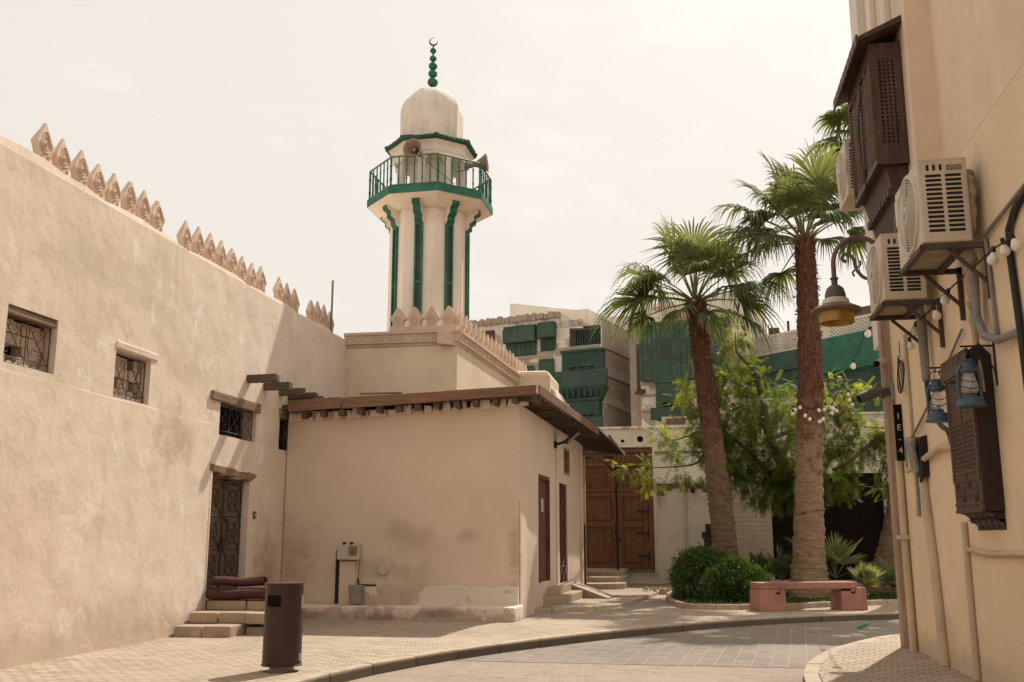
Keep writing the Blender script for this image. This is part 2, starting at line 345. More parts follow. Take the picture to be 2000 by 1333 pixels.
M['soil'] = plaster('planter_soil', (.13, .095, .06), (.07, .05, .03), None, streak=0, cracks=False)
M['grass'] = leafmat('ground_cover_leaf', (.025, .048, .012), (.05, .085, .02), (.11, .14, .04), .25)
M['brownbin'] = paint('brown_powder_coat', (.056, .026, .019), .42, .15, bump=.03, scale=2)
M['steelgrey'] = paint('grey_steel', (.30, .28, .25), .5, .2, metal=.2)
M['plastic'] = paint('aged_ac_plastic', (.56, .475, .37), .5, .15, streak=.25, scale=2)
M['cream_pvc'] = paint('cream_pipe', (.56, .44, .30), .6, .2, streak=.3, coord='Object')
M['greypipe'] = paint('grey_conduit', (.24, .215, .19), .6, .25)
M['pink'] = paint('faded_pink_concrete', (.40, .205, .165), .85, .3, (.33, .18, .145), scale=2.5, bump=.4)
M['whiteplastic'] = paint('offwhite_plastic', (.55, .49, .42), .5, .15)
M['lightbulb'] = flat('frosted_bulb', (.72, .66, .58), .35)
M['brass'] = NT('aged_brass'); _t = M['brass']; _p = _t.P('Object')
M['brass'] = _t.done(_t.mix(_t.noise(_p, 6, 6), (.42, .25, .07), (.26, .15, .05)), .42, None, .6)
M['lampbrown'] = paint('bronze_lamp_paint', (.17, .11, .075), .5, .25)
M['lampgrey'] = paint('dark_grey_lamp_cap', (.10, .092, .082), .55, .25)
M['blue'] = paint('faded_blue_lantern', (.07, .115, .16), .45, .3, (.16, .12, .09), scale=12)
M['rug'] = paint('maroon_rug_backing', (.085, .036, .034), .95, .35, bump=.6, scale=8)
def glassmat(name, tint=(.8, .82, .8), rough=.05, alpha=.25):
    t = NT(name); t.done(tint, rough, spec=.6); t.b.inputs['Alpha'].default_value = alpha; return t.m
M['glass'] = glassmat('lantern_glass')
M['pane'] = flat('dark_window_pane', (.02, .022, .022), .15, spec=.5)

# ------------------------------------------------------------------ the ground, road, pavements and kerbs
mb = MB(); mb.box(-400, 400, -60, 900, -.6, -.16); tag(mb.build('ground', M['ground']), kind='structure')
for (a, b, m_) in ((-12, 14.62, 'road_near'), (14.66, 27, 'road')): mb = MB(); mb.add([(-6, a, -.14), (14, a-.0, -.14), (14, b, -.14), (-6, b, -.14)], [(0, 1, 2, 3)]); tag(mb.build('road', M[m_]), kind='structure')
KL = spline([(-4.9, -12, 0), (-4.8, 0, 0), (-4.72, 8, 0), (-4.42, 11.2, 0), (-3.93, 13.39, 0), (-2.78, 15.95, 0), (-.48, 19.47, 0), (1.9, 22.0, 0), (4.75, 23.72, 0), (9.5, 25.2, 0), (13.5, 26.2, 0)], 8)
KR = spline([(1.02, -12, 0), (1.05, 6, 0), (1.24, 12.19, 0), (1.53, 14.34, 0), (2.32, 16.61, 0), (3.78, 18.75, 0), (7, 20.2, 0), (13.5, 21.6, 0)], 8)
def offset(line, d):
    out = []
    for i, p in enumerate(line):
        t = (line[min(i+1, len(line)-1)]-line[max(i-1, 0)]).normalized(); out.append(p+Vector((-t.y, t.x, 0))*d)
    return out
def sheet(name, line, far, z, mat):
    mb = MB(); n = len(line)
    vs = [(p.x, p.y, z) for p in line]+[(q[0], q[1], z) for q in far]
    mb.add(vs, [tuple(range(len(vs)))]); return mb
def kerb(line, side, top, base, w=.2, seg=1.0, gap=.008, mat=None, name='kerb', bevel=.018):
    mb = MB(); L = [0]
    for i in range(1, len(line)): L.append(L[-1]+(line[i]-line[i-1]).length)
    def pt(s):
        for i in range(1, len(line)):
            if L[i] >= s or i == len(line)-1:
                f = (s-L[i-1])/max(1e-6, L[i]-L[i-1]); p = line[i-1].lerp(line[i], f); t = (line[i]-line[i-1]).normalized(); return p, Vector((-t.y, t.x, 0))
    s = 0
    while s < L[-1]-.05:
        e = min(s+seg-gap, L[-1]); j = random.uniform(-.006, .006); k = 3
        for q in range(k):
            a, na = pt(s+(e-s)*q/k); b, nb = pt(s+(e-s)*(q+1)/k)
            if q < k: pass
        a, na = pt(s); b, nb = pt(e); na *= side; nb *= side; j2 = random.uniform(-.006, .006)
        mb.hexa([(a.x, a.y, base), (b.x, b.y, base), (b.x+nb.x*w, b.y+nb.y*w, base), (a.x+na.x*w, a.y+na.y*w, base)],
                [(a.x+na.x*.012, a.y+na.y*.012, top+j), (b.x+nb.x*.012, b.y+nb.y*.012, top+j2), (b.x+nb.x*w, b.y+nb.y*w, top+j2), (a.x+na.x*w, a.y+na.y*w, top+j)])
        s += seg
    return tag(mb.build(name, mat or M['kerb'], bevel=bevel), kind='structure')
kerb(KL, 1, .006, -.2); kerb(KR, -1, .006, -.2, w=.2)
inner = offset(KL, .205)
mb = sheet('pavement', [(p.x, p.y, 0) and p for p in inner], [(14, 60), (-20, 60), (-20, -12)], 0, None); tag(mb.build('pavement', M['pave']), kind='structure')
inner = offset(KR, -.205)
mb = sheet('pavement', inner, [(14, -12)], 0, None); tag(mb.build('pavement', M['rpave']), kind='structure')
# low raised footway beside the annex and the platform before the gate
SK = spline([(-3.50, 22.0, 0), (-3.0, 22.3, 0), (-2.23, 22.85, 0), (-1.55, 24.6, 0), (-1.15, 27.5, 0), (-.85, 30.4, 0), (-.5, 33.4, 0)], 7)
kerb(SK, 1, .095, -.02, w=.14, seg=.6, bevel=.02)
mb = sheet('', offset(SK, .145), [(-3.0, 33.5), (-3.4, 22.2)], .088, None); tag(mb.build('pavement', M['rpave']), kind='structure')
mb = MB(); mb.hexa([(-3.2, 33.5, -.05), (.4, 33.5, -.05), (.4, 36.3, -.05), (-3.9, 36.3, -.05)], [(-3.2, 33.5, .17), (.4, 33.5, .17), (.4, 36.3, .42), (-3.9, 36.3, .42)])
tag(mb.build('platform', M['concrete'], bevel=.02), kind='structure')

# ------------------------------------------------------------------ building blocks
def wall_grid(mb, s0, s1, z0, z1, openings=(), reveal=.3, thick=.6):
    ss = sorted({s0, s1, *[o[0] for o in openings], *[o[1] for o in openings]}); zs = sorted({z0, z1, *[o[2] for o in openings], *[o[3] for o in openings]})
    for i in range(len(ss)-1):
        for j in range(len(zs)-1):
            a, b, c, d = ss[i], ss[i+1], zs[j], zs[j+1]; m, n = (a+b)/2, (c+d)/2
            if any(o[0] < m < o[1] and o[2] < n < o[3] for o in openings): continue
            mb.add([(a, 0, c), (b, 0, c), (b, 0, d), (a, 0, d)], [(0, 1, 2, 3)])
    for (a, b, c, d) in openings:
        r = reveal
        mb.add([(a, 0, c), (a, r, c), (a, r, d), (a, 0, d)], [(0, 1, 2, 3)]); mb.add([(b, 0, c), (b, r, c), (b, r, d), (b, 0, d)], [(0, 1, 2, 3)])
        mb.add([(a, 0, c), (b, 0, c), (b, r, c), (a, r, c)], [(0, 1, 2, 3)]); mb.add([(a, 0, d), (b, 0, d), (b, r, d), (a, r, d)], [(0, 1, 2, 3)])
        mb.add([(a, r, c), (b, r, c), (b, r, d), (a, r, d)], [(0, 1, 2, 3)])
    t = thick
    mb.add([(s0, 0, z0), (s0, t, z0), (s0, t, z1), (s0, 0, z1)], [(0, 1, 2, 3)]); mb.add([(s1, 0, z0), (s1, t, z0), (s1, t, z1), (s1, 0, z1)], [(0, 1, 2, 3)])
    mb.add([(s0, 0, z1), (s1, 0, z1), (s1, t, z1), (s0, t, z1)], [(0, 1, 2, 3)]); mb.add([(s0, t, z0), (s1, t, z0), (s1, t, z1), (s0, t, z1)], [(0, 1, 2, 3)])
def scroll(cx, cz, r, a0, turns, n=14, shrink=.25):
    return [(cx+r*(1-(1-shrink)*k/n)*cos(a0+turns*2*pi*k/n), cz+r*(1-(1-shrink)*k/n)*sin(a0+turns*2*pi*k/n)) for k in range(n+1)]
def grille(mb, s0, s1, z0, z1, y, panels, r=.009, base=.12):
    P = lambda s, z, dy=0: (s, y+dy, z)
    mb.tube([P(s0, z0), P(s1, z0)], r*1.3, 4); mb.tube([P(s0, z1), P(s1, z1)], r*1.3, 4); mb.tube([P(s0, z0), P(s0, z1)], r*1.3, 4); mb.tube([P(s1, z0), P(s1, z1)], r*1.3, 4)
    zb = z0+(z1-z0)*base; mb.tube([P(s0, zb), P(s1, zb)], r, 4)
    w = (s1-s0)/panels
    for i in range(panels):
        a, b = s0+i*w, s0+(i+1)*w; m, h = (a+b)/2, z1-zb
        if i: mb.tube([P(a, z0), P(a, z1)], r, 4)
        mb.tube([P(a, zb), P(b, z1)], r, 4); mb.tube([P(a, z1, .01), P(b, zb, .01)], r, 4)
        for sx in (-1, 1):                                 # lyre-shaped C scrolls
            for sz in (-1, 1):
                cx, cz = m+sx*w*.2, (zb+z1)/2+sz*h*.3
                sc = scroll(cx, cz, w*.13, pi/2*(1-sx)+(.2*sz), sx*sz*.85)
                mb.tube([P(*q, .02) for q in sc], r*.8, 4)
            mb.tube([P(m+sx*w*.33, (zb+z1)/2-h*.3, .02), P(m+sx*w*.36, (zb+z1)/2, .02), P(m+sx*w*.33, (zb+z1)/2+h*.3, .02)], r*.8, 4)
        for k in range(2): mb.tube([P(*q, .02) for q in scroll(m+(k-.5)*w*.3, (z0+zb)/2, (zb-z0)*.34, 0, .95, 10)], r*.7, 4)

# ------------------------------------------------------------------ left wall of the mosque
XL = -8.5
LWF = Facade((XL, 0), pi/2)                     # s = world y, z
lw = thing('plastered_wall', 'long sunlit lime plastered wall with pointed crenellations along its left top edge', 'wall', (XL, 11, 0))
wins = [(11.15, 12.2, 3.80, 4.56), (13.66, 14.68, 3.70, 4.50), (17.2, 18.8, 3.48, 4.10), (19.97, 20.9, 3.45, 4.14)]
dop = (17.05, 18.64, .52, 2.86)
mb = MB(LWF.M); wall_grid(mb, -6, 24.2, -.1, 6.55, [*wins, dop], .34, 5.0)
# uneven hand-formed top edge
N = 60; 
for k in range(N):
    a, b = -6+30.2*k/N, -6+30.2*(k+1)/N; f = lambda s: 6.62+.16*max(0, (15-s)/9)*(1 if s > 4 else 1.2)+.025*sin(s*2.3)+.02*sin(s*5.1)
    mb.hexa([(a, .012, 6.5), (b, .012, 6.5), (b, .5, 6.5), (a, .5, 6.5)], [(a, .04, f(a)), (b, .04, f(b)), (b, .5, f(b)), (a, .5, f(a))])
mb.build('wall', M['left'], lw)
# thicker lower half with a worn sloping ledge under the two upper windows
mb = MB(LWF.M); N = 46; prev = None
for k in range(N):
    a, b = -6+22.95*k/N, -6+22.95*(k+1)/N; g = lambda s: 3.70-.012*(s-13)+.005*sin(s*3.1)+.006*sin(s*9.7); t = lambda s: -.003+.002*sin(s*1.7)
    mb.add([(a, t(a)-.03, -.1), (b, t(b)-.03, -.1), (b, t(b), g(b)-.02), (a, t(a), g(a)-.02), (b, .004, g(b)+.004), (a, .004, g(a)+.004)], [(0, 1, 2, 3), (3, 2, 4, 5)])
e = 16.95; mb.add([(e, .02, -.1), (e, t(e)-.05, -.1), (e, t(e), g(e)-.02), (e, .02, g(e)+.03)], [(0, 1, 2, 3)])
mb.build('lower_wall', M['left'], lw)
for i, (a, b, c, d) in enumerate(wins):
    w = MB(LWF.M)
    if i < 2:                                    # blocked up with rough stones
        z = c
        while z < d-.14:
            hgt = random.uniform(.13, .2); s = a
            while s < b:
                wd = random.uniform(.14, .3)
                if random.random() > .13: w.box(s+.004, min(s+wd-.006, b), .15+random.uniform(0, .05), .42, z+.004, min(z+hgt-.008, d), jit=.008)
                s += wd
            z += hgt
        f = w.build('window', M['brick'], lw)
        w = MB(LWF.M); w.box(a+.002, b-.002, .325, .338, c+.002, d-.002); w.build('recess', M['black'], f)
    else:
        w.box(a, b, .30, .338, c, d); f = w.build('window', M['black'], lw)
    w = MB(LWF.M); grille(w, a+.03, b-.03, c+.02, d-.12 if i < 2 else d-.04, .09 if i < 2 else .08, (2, 2, 3, 2)[i], .0078, .14); w.build('grille', M['iron'], f)
    w = MB(LWF.M)
    if i == 0: w.box(a+.0, b-.0, .02, .30, d-.11, d-.01, jit=.008)
    elif i == 1: w.box(a-.02, b+.20, -.022, .26, d-.06, d+.07, jit=.012)
    elif i == 2: w.box(a-.42, b+.12, -.045, .2, d-.01, d+.17, jit=.02)
    else: w.box(a-.05, b+.1, -.03, .2, d-.02, d+.16, jit=.015)
    w.build('lintel', M['lintel'] if i != 1 else M['left'], f, bevel=.02)
    if i < 2:
        w = MB(LWF.M); w.box(a, b, .11, .30, c-.01, c+.07, jit=.012); w.build('sill', M['brick'], f)
# steel double door with welded geometric bars
a, b, c, d = dop
w = MB(LWF.M); w.box(a+.02, (a+b)/2-.006, .16, .21, c, d-.18); w.box((a+b)/2+.006, b-.02, .15, .20, c, d-.2); dr = w.build('door', M['doorm'], lw)
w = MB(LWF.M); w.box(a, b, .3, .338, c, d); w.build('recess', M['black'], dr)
w = MB(LWF.M)
w.hexa([(a, .1, d-.2), ((a+b)/2+.05, .08, d-.16), ((a+b)/2+.05, .2, d-.16), (a, .2, d-.2)], [(a, .1, d-.11), ((a+b)/2+.05, .08, d-.08), ((a+b)/2+.05, .2, d-.08), (a, .2, d-.11)])
w.hexa([((a+b)/2, .09, d-.16), (b, .13, d-.27), (b, .2, d-.27), ((a+b)/2, .2, d-.16)], [((a+b)/2, .09, d-.09), (b, .13, d-.19), (b, .2, d-.19), ((a+b)/2, .2, d-.09)]); w.build('top_rail', M['doorm'], dr)
w = MB(LWF.M)
for l in range(2):
    s0, s1 = (a+.05, (a+b)/2-.03) if l == 0 else ((a+b)/2+.03, b-.05); yy = .148 if l == 0 else .138
    hh = (d-.25-c-.28)/3
    for k in range(4): w.tube([(s0, yy, c+.28+k*hh), (s1, yy, c+.28+k*hh)], .012, 4)
    for k in range(3):
        z0, z1 = c+.28+k*hh, c+.28+(k+1)*hh; m, zm = (s0+s1)/2, (z0+z1)/2; W, H = (s1-s0), hh
        for (px_, pz_) in ((s0, z0), (s1, z0), (s0, z1), (s1, z1)): w.tube([(px_, yy, pz_), (m+(px_-m)*.2, yy, zm+(pz_-zm)*.2)], .011, 4)
        oc = [(m+W*.3*cos(q), zm+H*.34*sin(q)) for q in [R(22.5+45*j) for j in range(9)]]
        w.tube([(q[0], yy-.006, q[1]) for q in oc], .011, 4)
        oc = [(m+W*.12*cos(q), zm+H*.14*sin(q)) for q in [R(45+90*j) for j in range(5)]]; w.tube([(q[0], yy-.004, q[1]) for q in oc], .009, 4)
    for s in (s0-.02, s1+.0): w.tube([(s, yy, c+.02), (s, yy, d-.26)], .014, 4)
w.build('bars', M['iron'], dr)
w = MB(LWF.M); m = (a+b)/2
w.box(m-.16, m+.12, .10, .135, c+.92, c+.96); w.box(m-.05, m+.06, .09, .135, c+1.0, c+1.1); w.tube([(m+.07, .13, c+1.2), (m+.07, .07, c+1.2), (m+.07, .07, c+1.42), (m+.07, .13, c+1.42)], .012, 6); w.build('handle', M['dark'], dr)
w = MB(LWF.M)
for k in range(8):                               # broken plaster over the door head
    s = a-.14+k*(b-a+.25)/8; w.box(s, s+.42, -.012+random.uniform(-.010, .008), .22, d-.07+random.uniform(-.03, .02)-.012*k, d+.05+random.uniform(-.02, .02)-.008*k, jit=.02)
w.build('broken_lintel', M['lintel'], dr, bevel=.012)
# crenellations
def merlon_outline(hw, h):
    L = [(-hw*.86, 0), (-hw*.66, h*.07), (-hw*.60, h*.16), (-hw*.66, h*.27), (-hw*.9, h*.39), (-hw, h*.43), (-hw*.52, h*.72), (-hw*.06, h)]
    return L+[(-p[0], p[1]) for p in reversed(L)]
def merlon(mb, hw, h, y0, y1):
    k = random.uniform(.93, 1.06); tipx = random.uniform(-.02, .02); chip = random.random() < .25
    zs = [(0, .84), (.07, .66), (.16, .60), (.27, .68), (.39, .93), (.44, 1.0), (.60, .74), (.80, .36), (.93 if chip else 1.0, .12 if chip else .035)]
    vs = []; ym = (y0+y1)/2; hy = (y1-y0)/2
    for f, w in zs:
        th = hy*(1 if f < .45 else max(.3, 1-(f-.44)*1.25)); x = tipx*f; ww = hw*w*k
        vs += [(x-ww, ym-th, h*f), (x+ww, ym-th, h*f), (x+ww, ym+th, h*f), (x-ww, ym+th, h*f)]
    fs = [(3, 2, 1, 0)]; n = len(zs)
    for i in range(n-1):
        for j in range(4): fs.append((4*i+j, 4*i+(j+1) % 4, 4*i+4+(j+1) % 4, 4*i+4+j))
    fs.append(tuple(4*(n-1)+j for j in range(4))); mb.add(vs, fs)
    fr = lambda z: ym-hy*(1 if z/h < .45 else max(.3, 1-(z/h-.44)*1.25))
    for (f, r) in ((.66, .011), (.40, .009)):                # carved almond with scrolls, each a little different
        pts = []
        for j in range(17):
            q = 2*pi*j/16; z = h*.44-h*.40*f*cos(q)*(1.25 if cos(q) < 0 else .8); pts.append((hw*f*.95*sin(q)*k*(1 if cos(q) > -.2 else .75), fr(z)-.003, z))
        mb.tube(pts, r, 4)
    for z0, sx in ((.14, -1), (.14, 1), (.44, 0), (.66, 0)):
        q0 = random.uniform(0, 6); mb.tube([(a_+sx*hw*.34, fr(b_)-.004, b_) for a_, b_ in scroll(0, h*z0, h*.055, q0, 1.3, 9)], .009, 4)
ys = [11.68+.436*k for k in range(8)]+[15.72+.46*k for k in range(8)]+[19.88+.45*k for k in range(3)]+[21.8+.425*k for k in range(4)]
ftop = lambda s: 6.62+.16*max(0, (15-s)/9)+.025*sin(s*2.3)+.02*sin(s*5.1)
for k, s in enumerate(ys):
    mb = MB(LWF.M @ Matrix.Translation((s, .12, ftop(s)-.02)) @ Matrix.Rotation(random.uniform(-.02, .02), 4, 'Y') @ Matrix.Rotation(random.uniform(-.03, .03), 4, 'Z'))
    merlon(mb, .195, .57+random.uniform(-.02, .02), -.05, .06); mb.build('merlon', M['carved'], lw)
# stubs of roof beams and the flag rod
for k, (s, z, L) in enumerate(((18.35, 4.70, .62), (19.15, 4.66, .56), (19.95, 4.66, .52), (20.45, 4.64, .62), (20.9, 4.62, .6), (21.3, 4.58, .7))):
    mb = MB(); mb.box(XL-.2, XL+L, s-.09, s+.09, z-.075, z+.075, jit=.012); mb.build('beam', M['beam'], lw, bevel=.012)
mb = MB(); p = AX(650, 640, XL); mb.tube([(XL-.05, 23.0, 6.3), (XL-.05, 23.0, 7.92)], .028, 8); tag(mb.build('flagpole', M['greypipe']), 'thin bare grey rod standing on the far end of the crenellated left wall', 'pole')
mb = MB(LWF.M); mb.box(18.86, 18.98, -.02, .01, 1.98, 2.12); o = tag(mb.build('house_number_plate', paint('blue_enamel', (.02, .05, .16), .35)), 'tiny blue number plate on the wall right of the brown steel door', 'plate')
mb = MB(LWF.M); mb.box(18.90, 18.94, -.026, -.02, 2.02, 2.085); mb.build('digit', M['whiteplastic'], o)

# ------------------------------------------------------------------ door steps and rolled rugs
st = thing('stone_steps', 'three worn stone steps climbing to the brown steel door', 'steps', (-7.8, 16.8, 0))
for (x1, y0, z0, z1, nb) in ((-7.45, 15.85, -.03, .18, 2), (-6.9, 16.35, .175, .36, 3), (-6.95, 16.95, .355, .52, 2)):
    mb = MB(); xs = [XL+.05+(x1-XL-.05)*k/nb for k in range(nb+1)]
    for k in range(nb):
        a_, b_, f_ = xs[k]+.005, xs[k+1]-.005, y0+.06*random.random(); tb = lambda x: min(x, -7.5+.3*(nb == 9)) ; z_ = z1-.008*random.random()
        mb.hexa([(a_, f_, z0), (b_, f_+.02, z0), (tb(b_)-.005*k, 18.75, z0), (tb(a_)-.3*(a_ > -7.5), 18.75, z0)], [(a_+.006, f_+.01, z_), (b_-.006, f_+.03, z_), (tb(b_)-.005*k, 18.75, z_), (tb(a_)-.3*(a_ > -7.5), 18.75, z_)])
    mb.build('step', M['stone'], st, bevel=.025)
mb = MB()
for (x0, x1, y0) in ((-7.45, -7.15, 16.45),): mb.box(x0, x1-.01, y0, 17.6, -.03, .15-.03*random.random(), jit=.015)
mb.build('step', M['stone'], st, bevel=.03)
def roll(name, p0, p1, r, label, flatz=.62, flip=1):
    mb = MB(); p0, p1 = Vector(p0), Vector(p1); ax = (p1-p0).normalized(); sd = Vector((-ax.y, ax.x, 0)); n = 72; th = .020
    prof_o = []; prof_i = []
    for k in range(n+1):
        q = 2*pi*3.1*k/n; rr = r*(.22+.78*k/n); u = (cos(q*flip), sin(q)); 
        prof_o.append((u[0]*rr*1.25, u[1]*rr*flatz)); prof_i.append((u[0]*(rr-th)*1.25, u[1]*(rr-th)*flatz))
    st_ = 9; vs = []; 
    for j in range(st_):
        f = j/(st_-1); c = p0.lerp(p1, f)+Vector((0, 0, .012*sin(f*7+r*50)))
        for pr in (prof_o, prof_i):
            for q in pr: vs.append(c+sd*q[0]+Vector((0, 0, q[1]))+ax*(.02*sin(q[0]*40)*(1 if j in (0, st_-1) else 0)))
    m = n+1; fs = []
    for j in range(st_-1):
        for s_ in (0, 1):
            o1, o2 = (2*j+s_)*m, (2*(j+1)+s_)*m
            for k in range(n): fs.append((o1+k, o1+k+1, o2+k+1, o2+k))
    for j in (0, st_-1):
        o1, o2 = 2*j*m, (2*j+1)*m
        for k in range(n): fs.append((o1+k, o1+k+1, o2+k+1, o2+k))
    mb.add(vs, fs); return tag(mb.build(name, M['rug'], smooth=True, auto=50), label, 'rug', 'rolled rugs on the door step')
roll('rolled_rug', (-8.42, 17.06, .640), (-7.25, 17.18, .636), .19, 'larger rolled maroon rug lying on the top step under the other roll')
roll('rolled_rug', (-8.40, 17.16, .848), (-7.50, 17.28, .838), .14, 'smaller rolled maroon rug lying on top of the larger roll', .66, -1)
# ------------------------------------------------------------------ low annex
ANG = R(88.0); A0, A1 = (-3.40, 20.4), (-3.40+.0349*9.3, 29.7)
AR = Facade(A0, ANG)                           # right-hand face, s runs away from the camera
an = thing('annex_building', 'low beige flat-roofed room with a timber eave and two rust red side doors', 'building', (-6, 20.4, 0))
vent = AR.rect(1101, 880, 1111, 931); dA = AR.rect(1052, 930, 1074, 1130); dB = AR.rect(1092, 945, 1111, 1137)
d1 = (dA[0], dA[0]+1.25, .62, 2.98); d2 = (dB[0], dB[0]+1.35, .42, 3.0); v1 = (vent[0], vent[1], 3.30, 3.94)
mb = MB(); AF = Facade((0, 20.4), 0); mb.M = AF.M
wall_grid(mb, XL+.02, -3.402, -.1, 4.30, (), .1, .3)
mb.M = AR.M; wall_grid(mb, .004, 9.3, -.1, 4.36, [d1, d2, v1], .16, .3)
mb.M = None; mb.box(XL+.5, -3.75, 20.75, 29.6, 4.2, 4.38)
mb.build('wall', M['annex'], an)
# pilaster lines on the side wall
for q in ((4.62, 4.70, -.028, -.002, .3, 4.2), (8.95, 9.30, -.05, -.002, 0, 4.3), (-.002, .62, -.03, -.004, 0, 2.4)): mb = MB(AR.M); mb.box(*q); mb.build('pilaster', M['annex'], an, bevel=.012)
# base ledge and plinth
mb = MB(); mb.hexa([(-8.3, 19.70, -.1), (-3.36, 19.70, -.1), (-3.30, 20.3, -.1), (-8.3, 20.39, -.1)], [(-8.3, 19.72, .25), (-3.38, 19.72, .27), (-3.30, 20.36, .29), (-8.3, 20.39, .26)])
mb.build('ledge', M['plinth'], an, bevel=.03)
mb = MB(); N = 24
for k in range(N):
    a, b = -6.86+3.46*k/N, -6.86+3.46*(k+1)/N; f = lambda s: .61+.012*sin(s*5)+.01*sin(s*13)
    mb.hexa([(a, 20.22, .2), (b, 20.22, .2), (b, 20.395, .2), (a, 20.395, .2)], [(a, 20.27, f(a)), (b, 20.27, f(b)), (b, 20.395, f(b)+.03), (a, 20.395, f(a)+.03)])
mb.build('plinth', M['plinth'], an)
# roof deck with projecting rafters and plank fascias
FL0, FL1 = AY(563, 783, 20.0), AY(563, 806, 20.0); FR0, FR1 = AY(1055, 752, 19.98), AY(1053, 765, 19.98)
RE = at(1170, 835, 'z', 4.62)
mb = MB()
mb.hexa([(XL+.02, 20.05, 4.30), (-3.0, 20.05, 4.46), (RE.x-.05, RE.y, 4.44), (XL+.02, RE.y, 4.40)], [(XL+.02, 20.05, 4.40), (-3.0, 20.05, 4.54), (RE.x-.05, RE.y, 4.52), (XL+.02, RE.y, 4.48)])
rf = mb.build('roof', M['beam'], an)
for (f0, f1, sl) in ((0, .215, .012), (.217, .62, .0), (.622, .985, .006)):
    mb = MB(); L = lambda f, top: (FL0 if top else FL1).lerp(FR0 if top else Vector((FR1.x, FR1.y, FR0.z-.19)), f)
    a, b, c, d = L(f0, 0), L(f1, 0), L(f1, 1), L(f0, 1); o = Vector((0, .045, 0)); s_ = Vector((0, random.uniform(-.02, .02), sl))
    mb.hexa([a+s_, b+s_, b+o+s_, a+o+s_], [d+s_, c+s_, c+o+s_, d+o+s_]); mb.build('fascia', M['wood'], rf, bevel=.008)
c0 = Vector((FR0.x, 20.0, FR0.z)); c1 = Vector((RE.x, RE.y, 4.60))
for (f0, f1) in ((0, .34), (.345, .7), (.705, 1)):
    a, b = c0.lerp(c1, f0), c0.lerp(c1, f1); o = Vector((-.045, 0, 0)); h = Vector((0, 0, -.20)); mb = MB()
    mb.hexa([a+h, b+h, b+h+o, a+h+o], [a, b, b+o, a+o]); mb.build('fascia', M['woody'], rf, bevel=.008)
for k in range(13):                            # stubby rafter ends under the front eave
    x = XL+.5+k*.415; z = FL1.z+(FR0.z-.19-FL1.z)*((x-FL1.x)/(FR1.x-FL1.x))-.02
    mb = MB(); mb.box(x-.06, x+.06, 20.06, 20.6, z-.11, z+.02, jit=.015); mb.build('rafter', M['beam'], rf)
for k in range(19):                            # closely set rafters under the side eave
    f = (k+.5)/19; p = c0.lerp(c1, f); mb = MB(); mb.box(p.x-.62, p.x-.05, p.y-.055, p.y+.055, p.z-.30, p.z-.20, jit=.008); mb.build('rafter', M['darkwood'], rf)
mb = MB()
for k in range(26):                            # broken mortar packed between the rafters
    x = XL+.1+k*.2; z = FL1.z+(FR0.z-.19-FL1.z)*((x-FL1.x)/(FR1.x-FL1.x)); mb.box(x, x+random.uniform(.08, .21), 20.24+random.uniform(0, .07), 20.41, z-.15-random.uniform(0, .03), z-.02+random.uniform(-.06, .08), jit=.025)
mb.build('mortar', M['annex'], rf)
mb = MB(); p = AY(783, 768, 20.05); mb.box(p.x-.9, p.x+.02, 20.02, 20.1, p.z-.01, p.z+.02); mb.box(p.x-.12, p.x-.02, 20.01, 20.05, p.z-.1, p.z); mb.build('batten', M['wood'], rf)
# side doors, each a sheet or a grille in a frame
w = MB(AR.M); a, b, c, d = d1; w.box(a+.015, b-.015, .05, .10, c+.02, d-.03); do = w.build('door', M['rustdoor'], an); tag(do, 'plain dull red sheet door')
w = MB(AR.M); w.box(a-.04, a+.02, -.035, .1, c, d+.02); w.box(b-.02, b+.05, -.035, .1, c, d-.02); w.box(a-.04, b+.05, -.03, .1, d-.04, d+.05); w.build('frame', M['rustdoor'], do, bevel=.006)
w = MB(AR.M); w.box(a+.02, b-.02, .03, .049, 1.62, 1.66); w.box(b-.08, b+.02, .0, .06, 2.3, 2.55); w.box(b-.08, b+.02, .0, .06, .85, 1.15); w.build('hinge', M['rustdoor'], do)
w = MB(AR.M); w.box(a+.55, a+.85, .042, .049, 2.2, 2.5); w.build('notice', M['whiteplastic'], do)
w = MB(AR.M); w.box(a, b, .0, .15, c-.34, c, jit=.01); w.build('threshold', M['stone'], do)
w = MB(AR.M); a, b, c, d = d2; w.box(a+.015, b-.015, .07, .12, c+.02, d-.02); do = w.build('door', M['reddoor'], an); tag(do, 'rust red door with a welded iron grille')
w = MB(AR.M)
for s in (a+.03, (a+b)/2-.02, (a+b)/2+.02, b-.03): w.tube([(s, .055, c+.02), (s, .055, d-.03)], .02, 4)
for k in range(7): z = c+.05+(d-c-.1)*k/6; w.tube([(a+.02, .05, z), (b-.02, .05, z)], .017, 4)
for k in range(6):
    z0 = c+.05+(d-c-.1)*k/6; z1 = c+.05+(d-c-.1)*(k+1)/6; m = (a+b)/2
    for (s0, s1) in ((a+.03, m), (m, b-.03)): w.tube([(s0, .04, z0), (s1, .04, z1)], .014, 4); w.tube([(s1, .045, z0), (s0, .045, z1)], .014, 4)
w.build('grille', M['reddoor'], do)
w = MB(AR.M); a, b, c, d = v1; w.box(a, b, .08, .14, c, d); wi = w.build('window', M['pane'], an)
w = MB(AR.M); w.box(a-.03, a+.05, -.02, .08, c-.03, d+.03); w.box(b-.05, b+.03, -.02, .08, c-.03, d+.03); w.box(a, b, -.018, .08, c-.03, c+.05); w.box(a, b, -.018, .08, d-.05, d+.03); w.box(a, b, .04, .07, (c+d)/2-.02, (c+d)/2+.02); w.build('frame', M['lintel'], wi)
